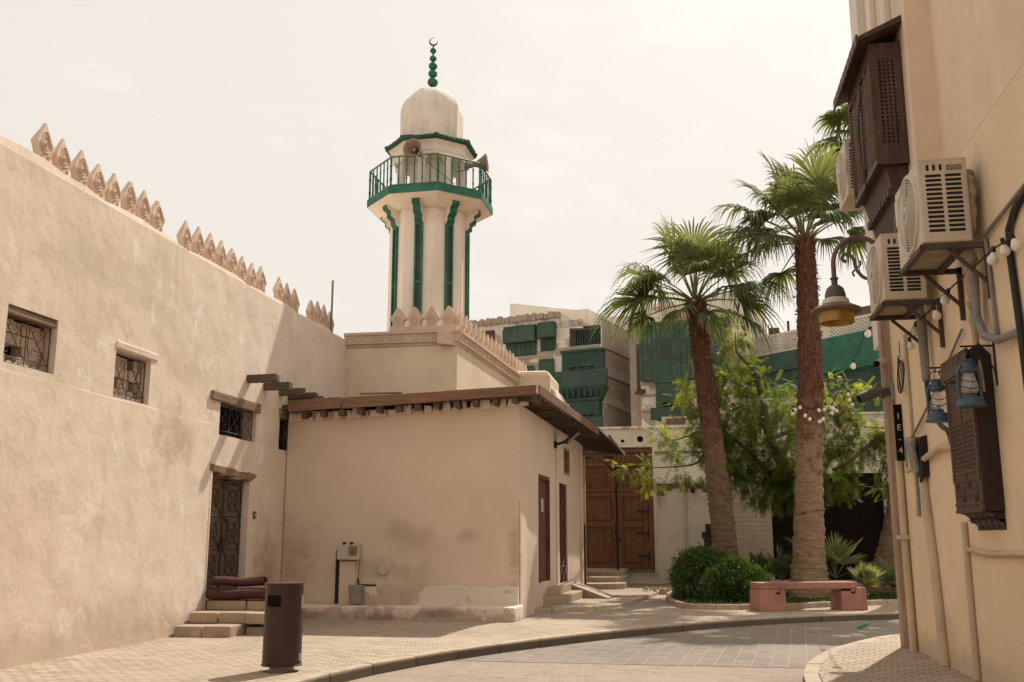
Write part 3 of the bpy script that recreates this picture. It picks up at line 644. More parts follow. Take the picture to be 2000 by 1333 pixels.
# side steps and ramp
ss = thing('side_steps', 'two concrete steps with a ramp board below the rust red side doors', 'steps', (-3.0, 24, 0))
mb = MB(); mb.hexa([(-3.45, 22.95, .05), (-2.86, 23.6, .05), (-2.72, 26.4, .05), (-3.25, 26.4, .05)], [(-3.45, 22.95, .28), (-2.86, 23.6, .28), (-2.72, 26.4, .28), (-3.25, 26.4, .28)]); mb.build('step', M['stone'], ss, bevel=.025)
mb = MB(); mb.hexa([(-3.45, 23.35, .27), (-3.12, 23.7, .27), (-3.0, 27.3, .27), (-3.25, 27.3, .27)], [(-3.45, 23.35, .47), (-3.12, 23.7, .47), (-3.0, 27.3, .47), (-3.25, 27.3, .47)]); mb.build('step', M['stone'], ss, bevel=.025)
mb = MB(); mb.hexa([(-3.1, 26.6, .05), (-2.1, 26.0, .08), (-2.0, 26.9, .08), (-3.05, 27.6, .05)], [(-3.1, 26.5, .44), (-2.05, 26.0, .11), (-1.95, 26.95, .11), (-3.05, 27.7, .44)]); mb.build('ramp', M['concrete'], ss)
gs = thing('gate_steps', 'curving pale stone steps leading up to the big wooden gate', 'steps', (-2.8, 32, 0))
for (y0, x1, z1) in ((30.6, -1.95, .26), (31.5, -2.0, .42), (32.4, -2.1, .56)):
    mb = MB(); pts = [(-3.6, y0), (-2.75, y0), (x1-.25, y0+.25), (x1, y0+.7), (x1, 36.2), (-3.9, 36.2)]; mb.prism(pts, (0, 0, -.05), (1, 0, 0), (0, 1, 0), (0, 0, z1+.05)); mb.build('step', M['stone'], gs, bevel=.03)
# fixtures on the annex
fl = thing('floodlight', 'small black floodlight on the annex side wall under the rafters', 'lamp', AR.M @ Vector((AR.loc(1083, 865)[0], 0, 4.0)))
s, z = AR.loc(1083, 866); w = MB(AR.M); w.box(s-.10, s+.10, -.05, -.004, z-.12, z+.04); w.tube([(s, -.05, z-.03), (s, -.25, z+.02)], .035, 6); w.build('bracket', M['dark'], fl)
w = MB(AR.M @ Matrix.Translation((s, -.42, z+.12)) @ Matrix.Rotation(R(-38), 4, 'X')); w.box(-.20, .20, -.26, .2, -.03, .03); hd = w.build('lamp_head', M['dark'], fl, bevel=.01)
w = MB(AR.M @ Matrix.Translation((s, -.42, z+.12)) @ Matrix.Rotation(R(-38), 4, 'X')); w.box(-.17, .17, -.23, .1, -.036, -.031); w.build('glass', M['steelgrey'], hd)
mbx = thing('meter_cabinet', 'small cream meter cabinet on the annex wall with a conduit trunk below', 'cabinet', AY(682, 1080, 20.4))
a = AY(661, 1094, 20.28); b = AY(704, 1062, 20.28); w = MB(); w.box(a.x, b.x, 20.14, 20.39, a.z, b.z); w.build('cabinet', M['whiteplastic'], mbx, bevel=.03)
w = MB(); p = AY(690, 1076, 20.13); w.box(p.x-.1, p.x+.08, 20.125, 20.139, p.z-.1, p.z+.09); w.build('window', M['lintel'], mbx)
w = MB(); 
for px in (674, 688): p = AY(px, 1061, 20.2); w.box(p.x-.03, p.x+.03, 20.13, 20.2, p.z-.03, p.z+.02)
w.build('latch', M['dark'], mbx)
p0, p1 = AY(663, 1096, 20.3), AY(692, 1180, 20.3); w = MB(); w.box(p0.x+.02, p1.x, 20.27, 20.395, .26, p0.z); w.build('trunking', M['annex'], mbx, bevel=.01)
w = MB(); p = AY(659, 1075, 20.33); w.box(p.x-.02, p.x+.025, 20.31, 20.395, .26, p.z); w.build('conduit', M['dark'], mbx)
w = MB(); p = AY(697, 1094, 20.3); w.tube([(p.x, 20.33, p.z), (p.x-.02, 20.33, .62)], .028, 8); w.tube([(p.x+.08, 20.35, p.z), (p.x+.06, 20.35, .8)], .016, 8); w.build('pipe', M['whiteplastic'], mbx)
w = MB(); w.tube([(p.x+.02, 20.34, .78), (p.x+.05, 20.31, .655), (p.x+.30, 20.31, .645), (p.x+.42, 20.33, .65)], .020, 6); w.build('valve', M['dark'], mbx)
w = MB(); p = AY(684, 1150, 20.05); q = AY(707, 1150, 20.05); w.box(p.x, q.x, 19.96, 20.25, .262, .655, jit=.022); tag(w.build('concrete_block', paint('grey_cement', (.30, .265, .225), .9, .3), bevel=.02), 'grey cement block standing on the annex ledge below the meter cabinet', 'block')
w = MB(); p = AY(748, 1112, 20.4); w.lathe([(0, 20.36), (.105, 20.36), (.12, 20.37), (.12, 20.395)][::1], (p.x, 0, p.z), 20, axis='y'); tag(w.build('wall_cap', M['whiteplastic'], smooth=True, auto=30), 'round white cover plate on the stained annex wall', 'cover')
# tin canopy over the gate corner
ca = thing('tin_canopy', 'dark corrugated tin canopy on one thin iron post before the wooden gate', 'canopy', (-2.6, 33, 0))
e0, e1 = Vector((RE.x, RE.y, 4.58)), at(1222, 887, 'y', 34.6)
mb = MB(); n = 40
for k in range(n):
    a, b = e0.lerp(e1, k/n), e0.lerp(e1, (k+1)/n); ua, ub = .03*sin(k*pi), 0
    za = .035*(1 if k % 2 else -1); zb = -za
    mb.hexa([(a.x, a.y, a.z+za-.015), (b.x, b.y, b.z+zb-.015), (-4.3, b.y, b.z+zb+.3), (-4.3, a.y, a.z+za+.3)], [(a.x, a.y, a.z+za), (b.x, b.y, b.z+zb), (-4.3, b.y, b.z+zb+.315), (-4.3, a.y, a.z+za+.315)])
mb.build('roof_sheet', paint('dark_brown_tin', (.075, .045, .034), .7, .3), ca)
pl = AY(1207, 1118, 34.2); pt_ = AY(1196, 905, 34.2); bl = AY(1138, 895, 34.2)
mb = MB(); mb.box(bl.x-.6, pt_.x+.06, 34.15, 34.25, bl.z-.05, bl.z+.06); mb.build('beam', M['wood'], ca)
mb = MB(); mb.tube([(pl.x, 34.2, .4), (pl.x, 34.2, pt_.z)], .045, 8); mb.tube([(pl.x, 34.2, pt_.z-.35), (pl.x-.5, 34.2, bl.z-.04)], .03, 6); mb.build('post', M['dark'], ca)
mb = MB(); mb.box(e1.x-.06, e1.x, e0.y, e1.y, e1.z-.1, e1.z-.04); mb.hexa([(-3.1, 29.6, 4.05), (-2.95, 29.6, 4.05), (e1.x, 34.6, 3.95), (e1.x-.15, 34.6, 3.95)], [(-3.1, 29.6, 4.16), (-2.95, 29.6, 4.16), (e1.x, 34.6, 4.06), (e1.x-.15, 34.6, 4.06)]); mb.build('edge_beam', M['wood'], ca)
mb = MB(); mb.tube([(-3.02, 29.85, .2), (-3.02, 29.85, 4.2)], .05, 8); tag(mb.build('drain_pipe', M['cream_pvc'], smooth=True), 'thin cream drain pipe at the back corner of the annex', 'pipe')
mb = MB(); mb.box(-3.05, -2.98, 29.72, 29.8, .2, 2.0); tag(mb.build('iron_strip', M['dark']), 'black iron corner strip below the drain pipe of the annex', 'strip')

# ------------------------------------------------------------------ prayer hall with carved cornice
HF = Facade((-5.58, 24.0), 0); HS = Facade((-5.58, 24.0), R(87.2))
ha = thing('prayer_hall', 'cream flat-roofed hall with carved cornice and crenellations below the minaret', 'building', (-7, 24, 0))
mb = MB(); mb.M = HF.M; wall_grid(mb, -3.0, -.002, 0, 6.42, (), .1, .3); mb.M = HS.M; wall_grid(mb, .003, 9.5, 0, 6.42, (), .1, .3); mb.M = None; mb.box(-14, -5.75, 24.3, 33.4, 5.9, 6.45)
mb.build('wall', M['hall'], ha)
def cornice(F, s0, s1, e0=0, e1=0):
    mb = MB(F.M); prof = [(0, 6.36), (-.03, 6.40), (-.03, 6.44), (-.075, 6.46), (-.075, 6.66), (-.115, 6.69), (-.115, 6.755), (.4, 6.76), (.4, 6.36)]
    for i in range(len(prof)): pass
    n = len(prof); vs = [(s0+e0*-p[0], p[0], p[1]) for p in prof]+[(s1-e1*p[0], p[0], p[1]) for p in prof]
    mb.add(vs, [tuple(range(n)), tuple(range(2*n-1, n-1, -1))]+[(i, (i+1) % n, n+(i+1) % n, n+i) for i in range(n)])
    s = s0+.1
    while s < s1-.1:                           # carved running scroll
        q = scroll(s, 6.56, .075, R(40), .9, 12); mb.tube([(a, -.078, b) for a, b in q], .013, 4)
        mb.tube([(s+.09, -.078, 6.48), (s+.13, -.085, 6.56), (s+.1, -.078, 6.645)], .012, 4); s += .235
    return mb.build('cornice', M['carved'], ha)
cornice(HF, -2.95, -.001, 0, 1); cornice(HS, .001, 9.4, 1, 0)
for k in range(4):                             # front crenellations joined by pierced circles
    s = -1.58+k*.445; mb = MB(HF.M @ Matrix.Translation((s, .06, 6.755))); w_, h_ = .222, .66
    out = [(-w_, 0), (-w_, .14)]+[(-w_+.085*sin(q), .24-.1*cos(q)) for q in [R(20*j) for j in range(10)]]+[(-w_, .36), (-w_*.78, .43), (-.02, h_)]
    out = out+[(-p[0], p[1]) for p in reversed(out)]
    mb.prism(out, (0, 0, 0), (1, 0, 0), (0, 0, 1), (0, .14, 0))
    for f in (.55, .28): mb.tube([(w_*f*.8*sin(q), -.006, .30+.22*f*-cos(q)) for q in [2*pi*j/12 for j in range(13)]], .013, 4)
    mb.build('merlon', M['carved'], ha, bevel=.008)
for k in range(19):
    mb = MB(HS.M @ Matrix.Translation((.27+k*.475, .10, 6.75)) @ Matrix.Rotation(random.uniform(-.03, .03), 4, 'Y')); merlon(mb, .205, .64+random.uniform(-.03, .03), -.06, .06); mb.build('merlon', M['carved'], ha)
# rounded parapet of the roof behind
mb = MB(); a = AY(1004, 728, 31.2); b = AY(1068, 724, 31.2)
mb.box(a.x-.8, b.x+.1, 31.0, 33.6, 4.4, 6.86); pb = thing('roof_room', 'low rounded cream roof room behind the annex eave corner', 'building', (a.x, 32, 0)); mb.build('wall', M['hall'], pb, bevel=.16)
mb = MB(); q = AY(1096, 772, 31.2); mb.hexa([(b.x-.2, 31.3, 5.2), (q.x, 31.5, 5.2), (q.x, 33.4, 5.2), (b.x-.2, 33.4, 5.2)], [(b.x-.2, 31.3, 6.5), (q.x-.25, 31.5, 6.35), (q.x-.2, 33.4, 6.35), (b.x-.2, 33.4, 6.5)]); mb.build('buttress', M['oldhouse'], pb, bevel=.1)

# ------------------------------------------------------------------ minaret
MC = Vector((-6.93, 26.3, 0)); T0 = -pi/2+YAW*0+math.atan2(6.93, 26.3)*-1+R(6)+R(0)
# direction from the tower to the camera, turned a little: one edge faces the viewer
fc = math.atan2(-MC.y, -MC.x); T0 = fc+R(6)
mi = thing('minaret', 'white octagonal minaret with green window strips, balcony rail and domed cap', 'minaret', MC)
def octa(R_, z, rot=T0): return [(MC.x+R_*cos(rot+k*pi/4), MC.y+R_*sin(rot+k*pi/4), z) for k in range(8)]
def loft(mb, rings):
    vs = []; fs = []; n = len(rings[0])
    for r in rings: vs += r
    for i in range(len(rings)-1):
        for k in range(n): fs.append((i*n+k, i*n+(k+1) % n, (i+1)*n+(k+1) % n, (i+1)*n+k))
    fs.append(tuple(range(n-1, -1, -1))); fs.append(tuple(range((len(rings)-1)*n, len(rings)*n))); return mb.add(vs, fs)
RS = 1.15
mb = MB(); loft(mb, [octa(RS+.03, 5.5), octa(RS, 7.5), octa(RS-.01, 10.05), octa(RS-.03, 10.06), octa(RS-.03, 10.8)]); mb.build('shaft', M['minaret'], mi)
loft_z0, loft_z1 = 10.70, 10.96
ap = cos(pi/8)
for k in range(8):
    th = T0+(k+.5)*pi/4; Mx = Matrix.Translation(MC) @ Matrix.Rotation(th, 4, 'Z')   # local x = out of the facet, y along it
    f = RS*ap
    mb = MB(Mx)
    mb.box(f-.1, f+.065, -.115, -.065, 6.6, 10.06); mb.box(f-.1, f+.065, .065, .115, 6.6, 10.06); mb.box(f-.1, f+.05, -.065, .065, 8.35, 8.42); mb.box(f-.1, f+.06, -.065, .065, 9.98, 10.06)
    ws = mb.build('window_strip', M['green'], mi)
    mb = MB(Mx); mb.box(f-.1, f+.02, -.065, .065, 6.6, 9.98); mb.build('pane', paint('dirty_green_glass', (.045, .062, .045), .35, .3) if k == 0 else bpy.data.materials['dirty_green_glass'], ws)
    # stepped corbel: white cheeks, green face
    prof = [(f-.12, 10.06), (f+.05, 10.06), (f+.11, 10.13), (f+.11, 10.25), (f+.24, 10.33), (f+.24, 10.46), (f+.37, 10.54), (f+.37, 10.66), (f+.46, 10.72), (f-.12, 10.72)]
    mb = MB(Mx); mb.prism(prof, (0, -.10, 0), (1, 0, 0), (0, 0, 1), (0, .20, 0)); br = mb.build('bracket', M['minaret'], mi)
    mb = MB(Mx)
    for i in range(1, 8):
        (x0, z0), (x1, z1) = prof[i], prof[i+1]; nx, nz = (z1-z0), -(x1-x0); L = sqrt(nx*nx+nz*nz); nx, nz = nx/L*.018, nz/L*.018
        mb.hexa([(x0, -.112, z0), (x1, -.112, z1), (x1, .112, z1), (x0, .112, z0)], [(x0+nx, -.112, z0+nz), (x1+nx, -.112, z1+nz), (x1+nx, .112, z1+nz), (x0+nx, .112, z0+nz)])
    mb.build('facing', M['green'], br)
RB = 1.80; T1 = T0
mb = MB(); loft(mb, [octa(RS+.10, 10.50), octa(RB-.03, 10.72), octa(RB-.02, 10.74), octa(RB-.02, 10.92)]); sl = mb.build('balcony', M['minaret'], mi)
mb = MB(); loft(mb, [octa(RB, 10.735), octa(RB, 10.95)]); mb.build('edge_band', M['green'], sl)
ra = MB()
po = octa(RB-.07, 0)
for k in range(8):
    a, b = Vector(po[k]), Vector(po[(k+1) % 8])
    ra.tube([(a.x, a.y, 11.80), (b.x, b.y, 11.80)], .026, 6); ra.tube([(a.x, a.y, 10.99), (b.x, b.y, 10.99)], .018, 6)
ra.build('handrail', paint('rail_yellowgreen', (.16, .20, .10), .5, .3), sl)
for k in range(8):
    a, b = Vector(po[k]), Vector(po[(k+1) % 8])
    for j in range(6):
        p = a.lerp(b, j/6); mb = MB(); r0 = .030 if j == 0 else .019
        mb.lathe([(r0, 10.94), (r0, 11.12), (r0*1.5, 11.16), (r0, 11.2), (r0, 11.5), (r0*1.5, 11.54), (r0, 11.58), (r0, 11.80)], (p.x, p.y, 0), 6); mb.build('baluster', M['green'], sl)
co = octa(.93, 0, T0+pi/8)
for k in range(8):
    p = co[k]; mb = MB(); mb.lathe([(.14, 10.95), (.14, 11.05), (.10, 11.1), (.10, 11.92), (.15, 12.0), (.15, 12.06)], (p[0], p[1], 0), 10); mb.build('column', M['minaret'], mi, smooth=True, auto=30)
mb = MB(); mb.lathe([(.62, 10.95), (.62, 12.05)], (MC.x, MC.y, 0), 16); mb.build('core', M['minaret'], mi)
mb = MB(); loft(mb, [octa(.80, 12.05), octa(1.10, 12.06), octa(1.12, 12.16), octa(1.14, 12.18), octa(1.16, 12.34), octa(1.22, 12.42), octa(1.24, 12.52), octa(1.0, 12.60)]); cn = mb.build('cornice', M['minaret'], mi)
til = MB(); inn, outr = octa(.86, 12.66), octa(1.33, 12.46)
loft(til, [octa(1.28, 12.45), octa(1.31, 12.475), octa(.86, 12.64), octa(.84, 12.60)])
for k in range(8):
    a0, a1, b0, b1 = Vector(outr[k]), Vector(outr[(k+1) % 8]), Vector(inn[k]), Vector(inn[(k+1) % 8]); n = 9
    for j in range(n):
        f = (j+.5)/n; o, i_ = a0.lerp(a1, f), b0.lerp(b1, f); o = o+Vector((0, 0, random.uniform(-.012, .012)))
        for r_ in range(3):
            p, q = o.lerp(i_, r_/3-.02), o.lerp(i_, (r_+1)/3+.04); til.tube([p+Vector((0, 0, .035)), q+Vector((0, 0, .02))], [.062, .05], 7, flat=.8)
    til.tube([a0+Vector((0, 0, .05)), b0+Vector((0, 0, .04))], .07, 7)
til.build('tiled_eave', paint('green_glazed_tile', (.035, .105, .075), .6, .45, (.09, .11, .075), scale=5), mi, smooth=True, auto=50)
DR = .915
rings = [octa(DR, 12.6), octa(DR, 13.62)]
for q in range(1, 11):
    a = q/11*pi/2; rings.append(octa(DR*cos(a)**.95, 13.62+.80*sin(a)))
rings = rings+[octa(.02, 14.42)]
mb = MB(); loft(mb, rings); mb.build('dome', M['dome'], mi, smooth=True, auto=44)
fi = MB(); prof = [(.26, 14.36), (.24, 14.41), (.10, 14.46), (.03, 14.5)]
for (z, r) in ((14.68, .155), (14.95, .135), (15.19, .13), (15.43, .105), (15.68, .095)):
    prof += [(.03, z-r)]+[(r*cos(t), z+r*.92*sin(t)) for t in [R(-75+15*j) for j in range(11)]]
prof += [(.025, 15.8), (.02, 15.86)]
fi.lathe(prof, (MC.x, MC.y, 0), 18); fn = fi.build('finial', M['green'], mi, smooth=True, auto=60)
cm = MB(Matrix.Translation((MC.x, MC.y, 15.96)) @ Matrix.Rotation(R(8), 4, 'Z')); pts = []
n = 26; o1 = [( .125*cos(R(60)+t), .125*sin(R(60)+t)) for t in [R(40)+R(280)*j/n for j in range(n+1)]]
oo = []; 
for j in range(n+1):
    t = R(100)+R(-20)+R(310)*j/n; oo.append((.125*cos(t), .125*sin(t)))
ii = [(.105*cos(t)+.028*cos(R(65)), .105*sin(t)+.028*sin(R(65))) for t in [R(80)+R(310)*j/n for j in range(n+1)]]
for j in range(n):
    a, b, c, d = oo[j], oo[j+1], ii[j+1], ii[j]
    cm.hexa([(a[0], -.012, a[1]), (b[0], -.012, b[1]), (c[0], -.012, c[1]), (d[0], -.012, d[1])], [(a[0], .012, a[1]), (b[0], .012, b[1]), (c[0], .012, c[1]), (d[0], .012, d[1])])
cm.build('crescent', M['dark'], fn)
def horn(label, base, direction, L, r1):
    d = Vector(direction).normalized(); th = thing('horn_loudspeaker', label, 'loudspeaker', base, 'horn loudspeakers on the minaret')
    b = Vector(base); prof = [(.045, 0), (.055, .12*L), (.09, .35*L), (.17*r1/.3, .62*L), (.25*r1/.3, .87*L), (r1, L)]
    rot = d.to_track_quat('Z', 'Y').to_matrix().to_4x4(); mm = MB(Matrix.Translation(b) @ rot)
    mm.lathe(prof+[(r1+.012, L+.005), (r1-.01, L+.01)]+[(p[0]-.012, p[1]+.01) for p in reversed(prof)][:-1], (0, 0, 0), 28); mm.build('horn', M['hornp'], th, smooth=True, auto=60)
    mm = MB(Matrix.Translation(b) @ rot); mm.lathe([(0, .2*L), (.05, .2*L), (.05, .72*L), (.03, .75*L), (0, .75*L)], (0, 0, 0), 12); mm.build('driver_cone', M['hornp'], th, smooth=True, auto=40)
    mm = MB(Matrix.Translation(b) @ rot); mm.lathe([(.085, -.2), (.085, .02)], (0, 0, 0), 14); mm.build('driver', M['hornp'], th, smooth=True, auto=30)
    mm = MB(); mm.tube([b-d*.1, b-d*.1+Vector((0, 0, -.12)), b-d*.45+Vector((0, 0, -.12))], .02, 6); mm.build('bracket', M['steelgrey'], th)
M['hornp'] = paint('faded_pink_grey_horn', (.33, .215, .17), .6, .2)
tow = (Vector((0, 0, 0))-MC); tow.z = 0; tow.normalize(); sdv = Vector((tow.y*-1, tow.x, 0))*-1   # sdv points screen-left
L1 = AY(818, 300, 25.2); horn('round loudspeaker horn facing the viewer on the minaret, left of the other', L1, (tow-RT*.45+Vector((0, 0, -.02))), .42, .27)
L2 = at(920, 323, 'y', 26.0); horn('loudspeaker horn seen from the side on the right of the minaret', L2, (RT*1.0+Vector((0, 0, -.06))+tow*.1+Vector((0,0,.18))), .46, .27)
mb = MB(); a = AY(800, 312, 25.1); mb.tube(spline([AY(770, 330, 25.3), AY(812, 303, 25.2), AY(850, 330, 25.05), AY(888, 360, 25.05)], 6), .008, 4); tag(mb.build('speaker_cable', M['dark']), 'thin loose cable drooping below the loudspeakers on the minaret', 'cable')
# ------------------------------------------------------------------ right-hand building
XR = 3.21
rb = thing('rendered_house', 'tall cream yellow house wall on the right edge with pipes and cables', 'building', (XR, 10, 0))
RWF = Facade((XR, 0), -pi/2)                   # s = -y ; local y goes into the house
mb = MB(RWF.M); wall_grid(mb, -16.6, 8, -.15, 5.92, (), .1, 7.0); mb.build('wall', M['right'], rb)
M['rightup'] = plaster('pinkish_upper_render', (.72, .565, .42), (.60, .455, .33), None, streak=.3, bump=.3, cracks=False)
mb = MB(RWF.M); wall_grid(mb, -16.6, 8, 5.924, 13.5, [(-13.38, 7.9, 5.93, 13.45)], .30, 7.0); mb.build('upper_wall', M['rightup'], rb)
# shallow vertical pier and reveals on the upper storeys
mb = MB(RWF.M); mb.hexa([(-13.55, -.03, 5.9), (-13.39, -.03, 5.9), (-13.39, .02, 5.9), (-13.55, .02, 5.9)], [(-13.55, -.03, 13.4), (-13.39, -.03, 13.4), (-13.39, .02, 13.4), (-13.55, .02, 13.4)]); mb.build('pier', M['rightup'], rb, bevel=.01)
mb = MB(RWF.M); mb.box(-16.75, -16.15, -.13, .3, 4.6, 13.4); mb.box(-15.6, -15.3, -.09, .0, 8.9, 13.4); mb.box(-14.6, -14.3, -.09, 0, 8.9, 13.4); pr_ = mb.build('corner_pier', M['palewall'], rb, bevel=.015)
# sun-bleached timber post on the corner
mb = MB(); mb.box(XR-.14, XR+.03, 16.05, 16.28, -.02, 5.4, jit=.01); tag(mb.build('timber_post', M['postwood'], bevel=.02), 'sun-bleached timber post standing at the far corner of the cream house', 'post')
# lattice bay window
bw = thing('lattice_bay', 'dark carved wooden bay window with lattice and slatted shutters high on the cream house', 'bay window', (XR, 14.7, 7.6))
B0, B1, BZ0, BZ1, BX = 13.85, 15.75, 6.72, 8.55, 2.77
mb = MB()
mb.box(BX+.03, XR+.02, B0+.03, B1-.03, BZ0+.02, BZ1-.02)
body = mb.build('body', M['darkwood'], bw)
mb = MB()
for y in (B0, (B0+B1)/2-.035, B1-.07): mb.box(BX, BX+.07, y, y+.07, BZ0, BZ1)
for z in (BZ0, BZ1-.22): mb.box(BX-.004, BX+.07, B0, B1, z, z+(.10 if z < 7 else .22))
for x in (BX, XR-.11): mb.box(x, x+.11, B0-.006, B0+.05, BZ0, BZ1)
mb.box(BX, XR, B0-.008, B0+.04, BZ0, BZ0+.30); mb.box(BX, XR, B0-.008, B0+.04, BZ1-.25, BZ1); mb.build('frame', M['darkwood'], bw, bevel=.008)
for h in range(2):
    y0, y1 = B0+.08+h*(B1-B0)/2, B0+(h+1)*(B1-B0)/2-.06; mb = MB(); m = (y0+y1)/2
    for k in range(34):
        z = BZ0+.10+k*.05; top = BZ1-.25-.28*abs((k*.05+.1)-3)*0
        for (a, b, sg) in ((y0, m-.012, 1), (m+.012, y1, -1)):
            za, zb = (z, z+.17) if sg < 0 else (z+.17, z)
            if max(za, zb) > BZ1-.24: continue
            mb.hexa([(BX+.02, a, za), (BX+.05, a, za), (BX+.05, b, zb), (BX+.02, b, zb)], [(BX-.005, a, za+.026), (BX+.03, a, za+.030), (BX+.03, b, zb+.030), (BX-.005, b, zb+.026)])
    mb.box(BX+.0, BX+.04, m-.014, m+.014, BZ0+.1, BZ1-.22); mb.build('shutter', wood('slat_wood', (.20, .13, .095), (.11, .068, .05), 'y', rough=.55) if h == 0 else bpy.data.materials['slat_wood'], bw)
mb = MB()                                      # pierced star lattice on the near cheek
xa, xb, za, zb = BX+.10, XR-.10, BZ0+.31, BZ1-.26; n = 4; m_ = int((zb-za)/((xb-xa)/n))
for i in range(n+1): x = xa+(xb-xa)*i/n; mb.box(x-.016, x+.016, B0+.0, B0+.026, za, zb)
for j in range(m_+1): z = za+(zb-za)*j/m_; mb.box(xa, xb, B0+.004, B0+.024, z-.016, z+.016)
mb.build('lattice', M['darkwood'], bw)
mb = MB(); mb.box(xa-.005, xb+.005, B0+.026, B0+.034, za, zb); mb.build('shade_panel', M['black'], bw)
mb = MB()                                      # pent roof with scalloped edge
mb.hexa([(BX-.17, B0-.22, BZ1-.04), (XR, B0-.22, BZ1+.20), (XR, B1+.16, BZ1+.20), (BX-.17, B1+.16, BZ1-.04)], [(BX-.17, B0-.22, BZ1+.02), (XR, B0-.22, BZ1+.30), (XR, B1+.16, BZ1+.30), (BX-.17, B1+.16, BZ1+.02)])
for k in range(10): y = B0-.2+k*.23; mb.box(BX-.2, BX-.172, y, y+.19, BZ1-.09, BZ1+.06); 
mb.build('roof', M['darkwood'], bw)
mb = MB()                                      # stepped underside and carved console
mb.hexa([(XR-.12, B0+.15, 5.95), (XR, B0+.15, 5.95), (XR, B1-.1, 5.95), (XR-.12, B1-.1, 5.95)], [(BX+.12, B0+.1, BZ0+.02), (XR, B0+.1, BZ0+.02), (XR, B1-.06, BZ0+.02), (BX+.12, B1-.06, BZ0+.02)])
for k in range(9): y = B0+.14+k*.19; mb.box(XR-.30+.0, XR-.08, y, y+.12, 6.30, 6.42+.015*(k % 2))
mb.box(XR-.2, XR-.02, B0+.25, B0+.4, 5.55, 6.1); mb.box(XR-.16, XR-.04, B0+.28, B0+.37, 5.35, 5.6); mb.build('console', M['darkwood'], bw, bevel=.01)
mb = MB(); mb.tube(spline([(BX-.01, B0+.75, BZ1-.4), (BX-.03, B0+1.0, 7.6), (BX-.02, B0+.8, 6.7)], 6), .012, 4); mb.build('cord', M['dark'], bw)

# ------------------------------------------------------------------ air conditioner units
def ac(label, y0, y1, x0, x1, z0, z1, bracket=True):
    t = thing('air_conditioner', label, 'air conditioner', ((x0+x1)/2, (y0+y1)/2, z0), 'outdoor air conditioning units on the cream house')
    mb = MB(); mb.box(x0, x1, y0, y1, z0, z1); mb.box(x0+.0, x1, y0-.004, y1+.004, z1-.03, z1+.012); mb.build('casing', M['plastic'], t, bevel=.022)
    W, H = x1-x0, z1-z0
    for c in range(2):                          # louvre slots on the near side
        mb = MB()
        for k in range(13):
            z = z1-.19-k*(H-.27)/13; a = x0+.14*W+c*W*.40; mb.box(a, a+W*.335, y0-.006, y0+.02, z-.019, z+.019)
        mb.build('louvre', M['slot'], t, bevel=.017)
    mb = MB()
    for k in range(3): a = x0+.17*W+k*.13*W; mb.box(a, a+.07*W, y0-.006, y0+.02, z1-.135, z1-.06)
    mb.build('vent', M['slot'], t, bevel=.015)
    mb = MB(); mb.box(x0+.58*W, x0+.9*W, y0-.009, y0+.01, z1-.135, z1-.07); hg = mb.build('handle', M['lintel'], t, bevel=.01)
    yc, zc, r = y0+(y1-y0)*.43, (z0+z1)/2, min(H*.44, (y1-y0)*.40)
    mb = MB(); mb.lathe([(0, x0-.006), (r*.99, x0-.006), (r*.99, x0+.02)], (0, yc, zc), 40, axis='x'); mb.build('fan', M['fandark'], t)
    mb = MB()
    for q in range(11): rr = r*(.24+.076*q); mb.lathe([(rr-.007, x0-.012-.03*(1-q/10)), (rr+.007, x0-.012-.03*(1-q/10)), (rr+.007, x0-.022-.03*(1-q/10)), (rr-.007, x0-.022-.03*(1-q/10)), (rr-.007, x0-.012-.03*(1-q/10))], (0, yc, zc), 40, axis='x')
    for q in range(12): a = q*pi/6; mb.tube([(x0-.045, yc+r*.2*cos(a), zc+r*.2*sin(a)), (x0-.012, yc+r*1.02*cos(a), zc+r*1.02*sin(a))], .007, 4)
    mb.lathe([(0, x0-.058), (r*.22, x0-.052), (r*.24, x0-.03)], (0, yc, zc), 24, axis='x')
    mb.lathe([(r*1.0, x0-.004), (r*1.03, x0-.03), (r*1.10, x0-.026), (r*1.13, x0+.01)], (0, yc, zc), 48, axis='x'); mb.build('fan_guard', M['plastic'], t, smooth=True, auto=40)
    mb = MB(); mb.lathe([(0, x0-.062), (r*.13, x0-.060), (r*.14, x0-.05)], (0, yc, zc), 20, axis='x'); mb.build('badge', M['badge'], t)
    mb = MB(); ye = y0+(y1-y0)*.88
    mb.box(x0-.02, x0+.01, ye-.05, ye+.09, z1-.42, z1-.1); mb.build('service_panel', M['plastic'], t, bevel=.008)
    if bracket:
        mb = MB()
        for y in (y0+.03, y1-.06):
            mb.box(x0-.02, XR-.005, y-.025, y+.025, z0-.07, z0-.012); mb.box(XR-.05, XR-.005, y-.025, y+.025, z0-.62, z0-.0); mb.tube([(x0+.25, y, z0-.07), (XR-.03, y, z0-.45)], .024, 4)
        mb.box(x0-.02, x0+.03, y0-.0, y1, z0-.065, z0-.014); mb.box(x1-.12, x1-.06, y0, y1, z0-.065, z0-.014); mb.build('bracket', M['iron'], t)
        mb = MB(); mb.box(x0+.01, x1-.01, y0+.02, y1-.02, z0-.012, z0-.004); mb.build('base_pan', M['panmetal'], t)
    return t
M['slot'] = flat('black_slots', (.018, .015, .012), .8); M['fandark'] = paint('dim_fan_grey', (.20, .17, .14), .6, .3); M['badge'] = paint('blue_badge', (.25, .27, .32), .4)
M['panmetal'] = paint('rusty_base_pan', (.36, .285, .205), .6, .35, (.22, .14, .09), scale=4)
ac('nearest and largest air conditioner, with rusted bracket, on the cream house wall', 10.75, 11.92, 2.555, 3.06, 4.67, 5.60)
ac('middle air conditioner partly hidden behind the nearest one', 12.82, 13.78, 2.53, 3.05, 4.54, 5.40)
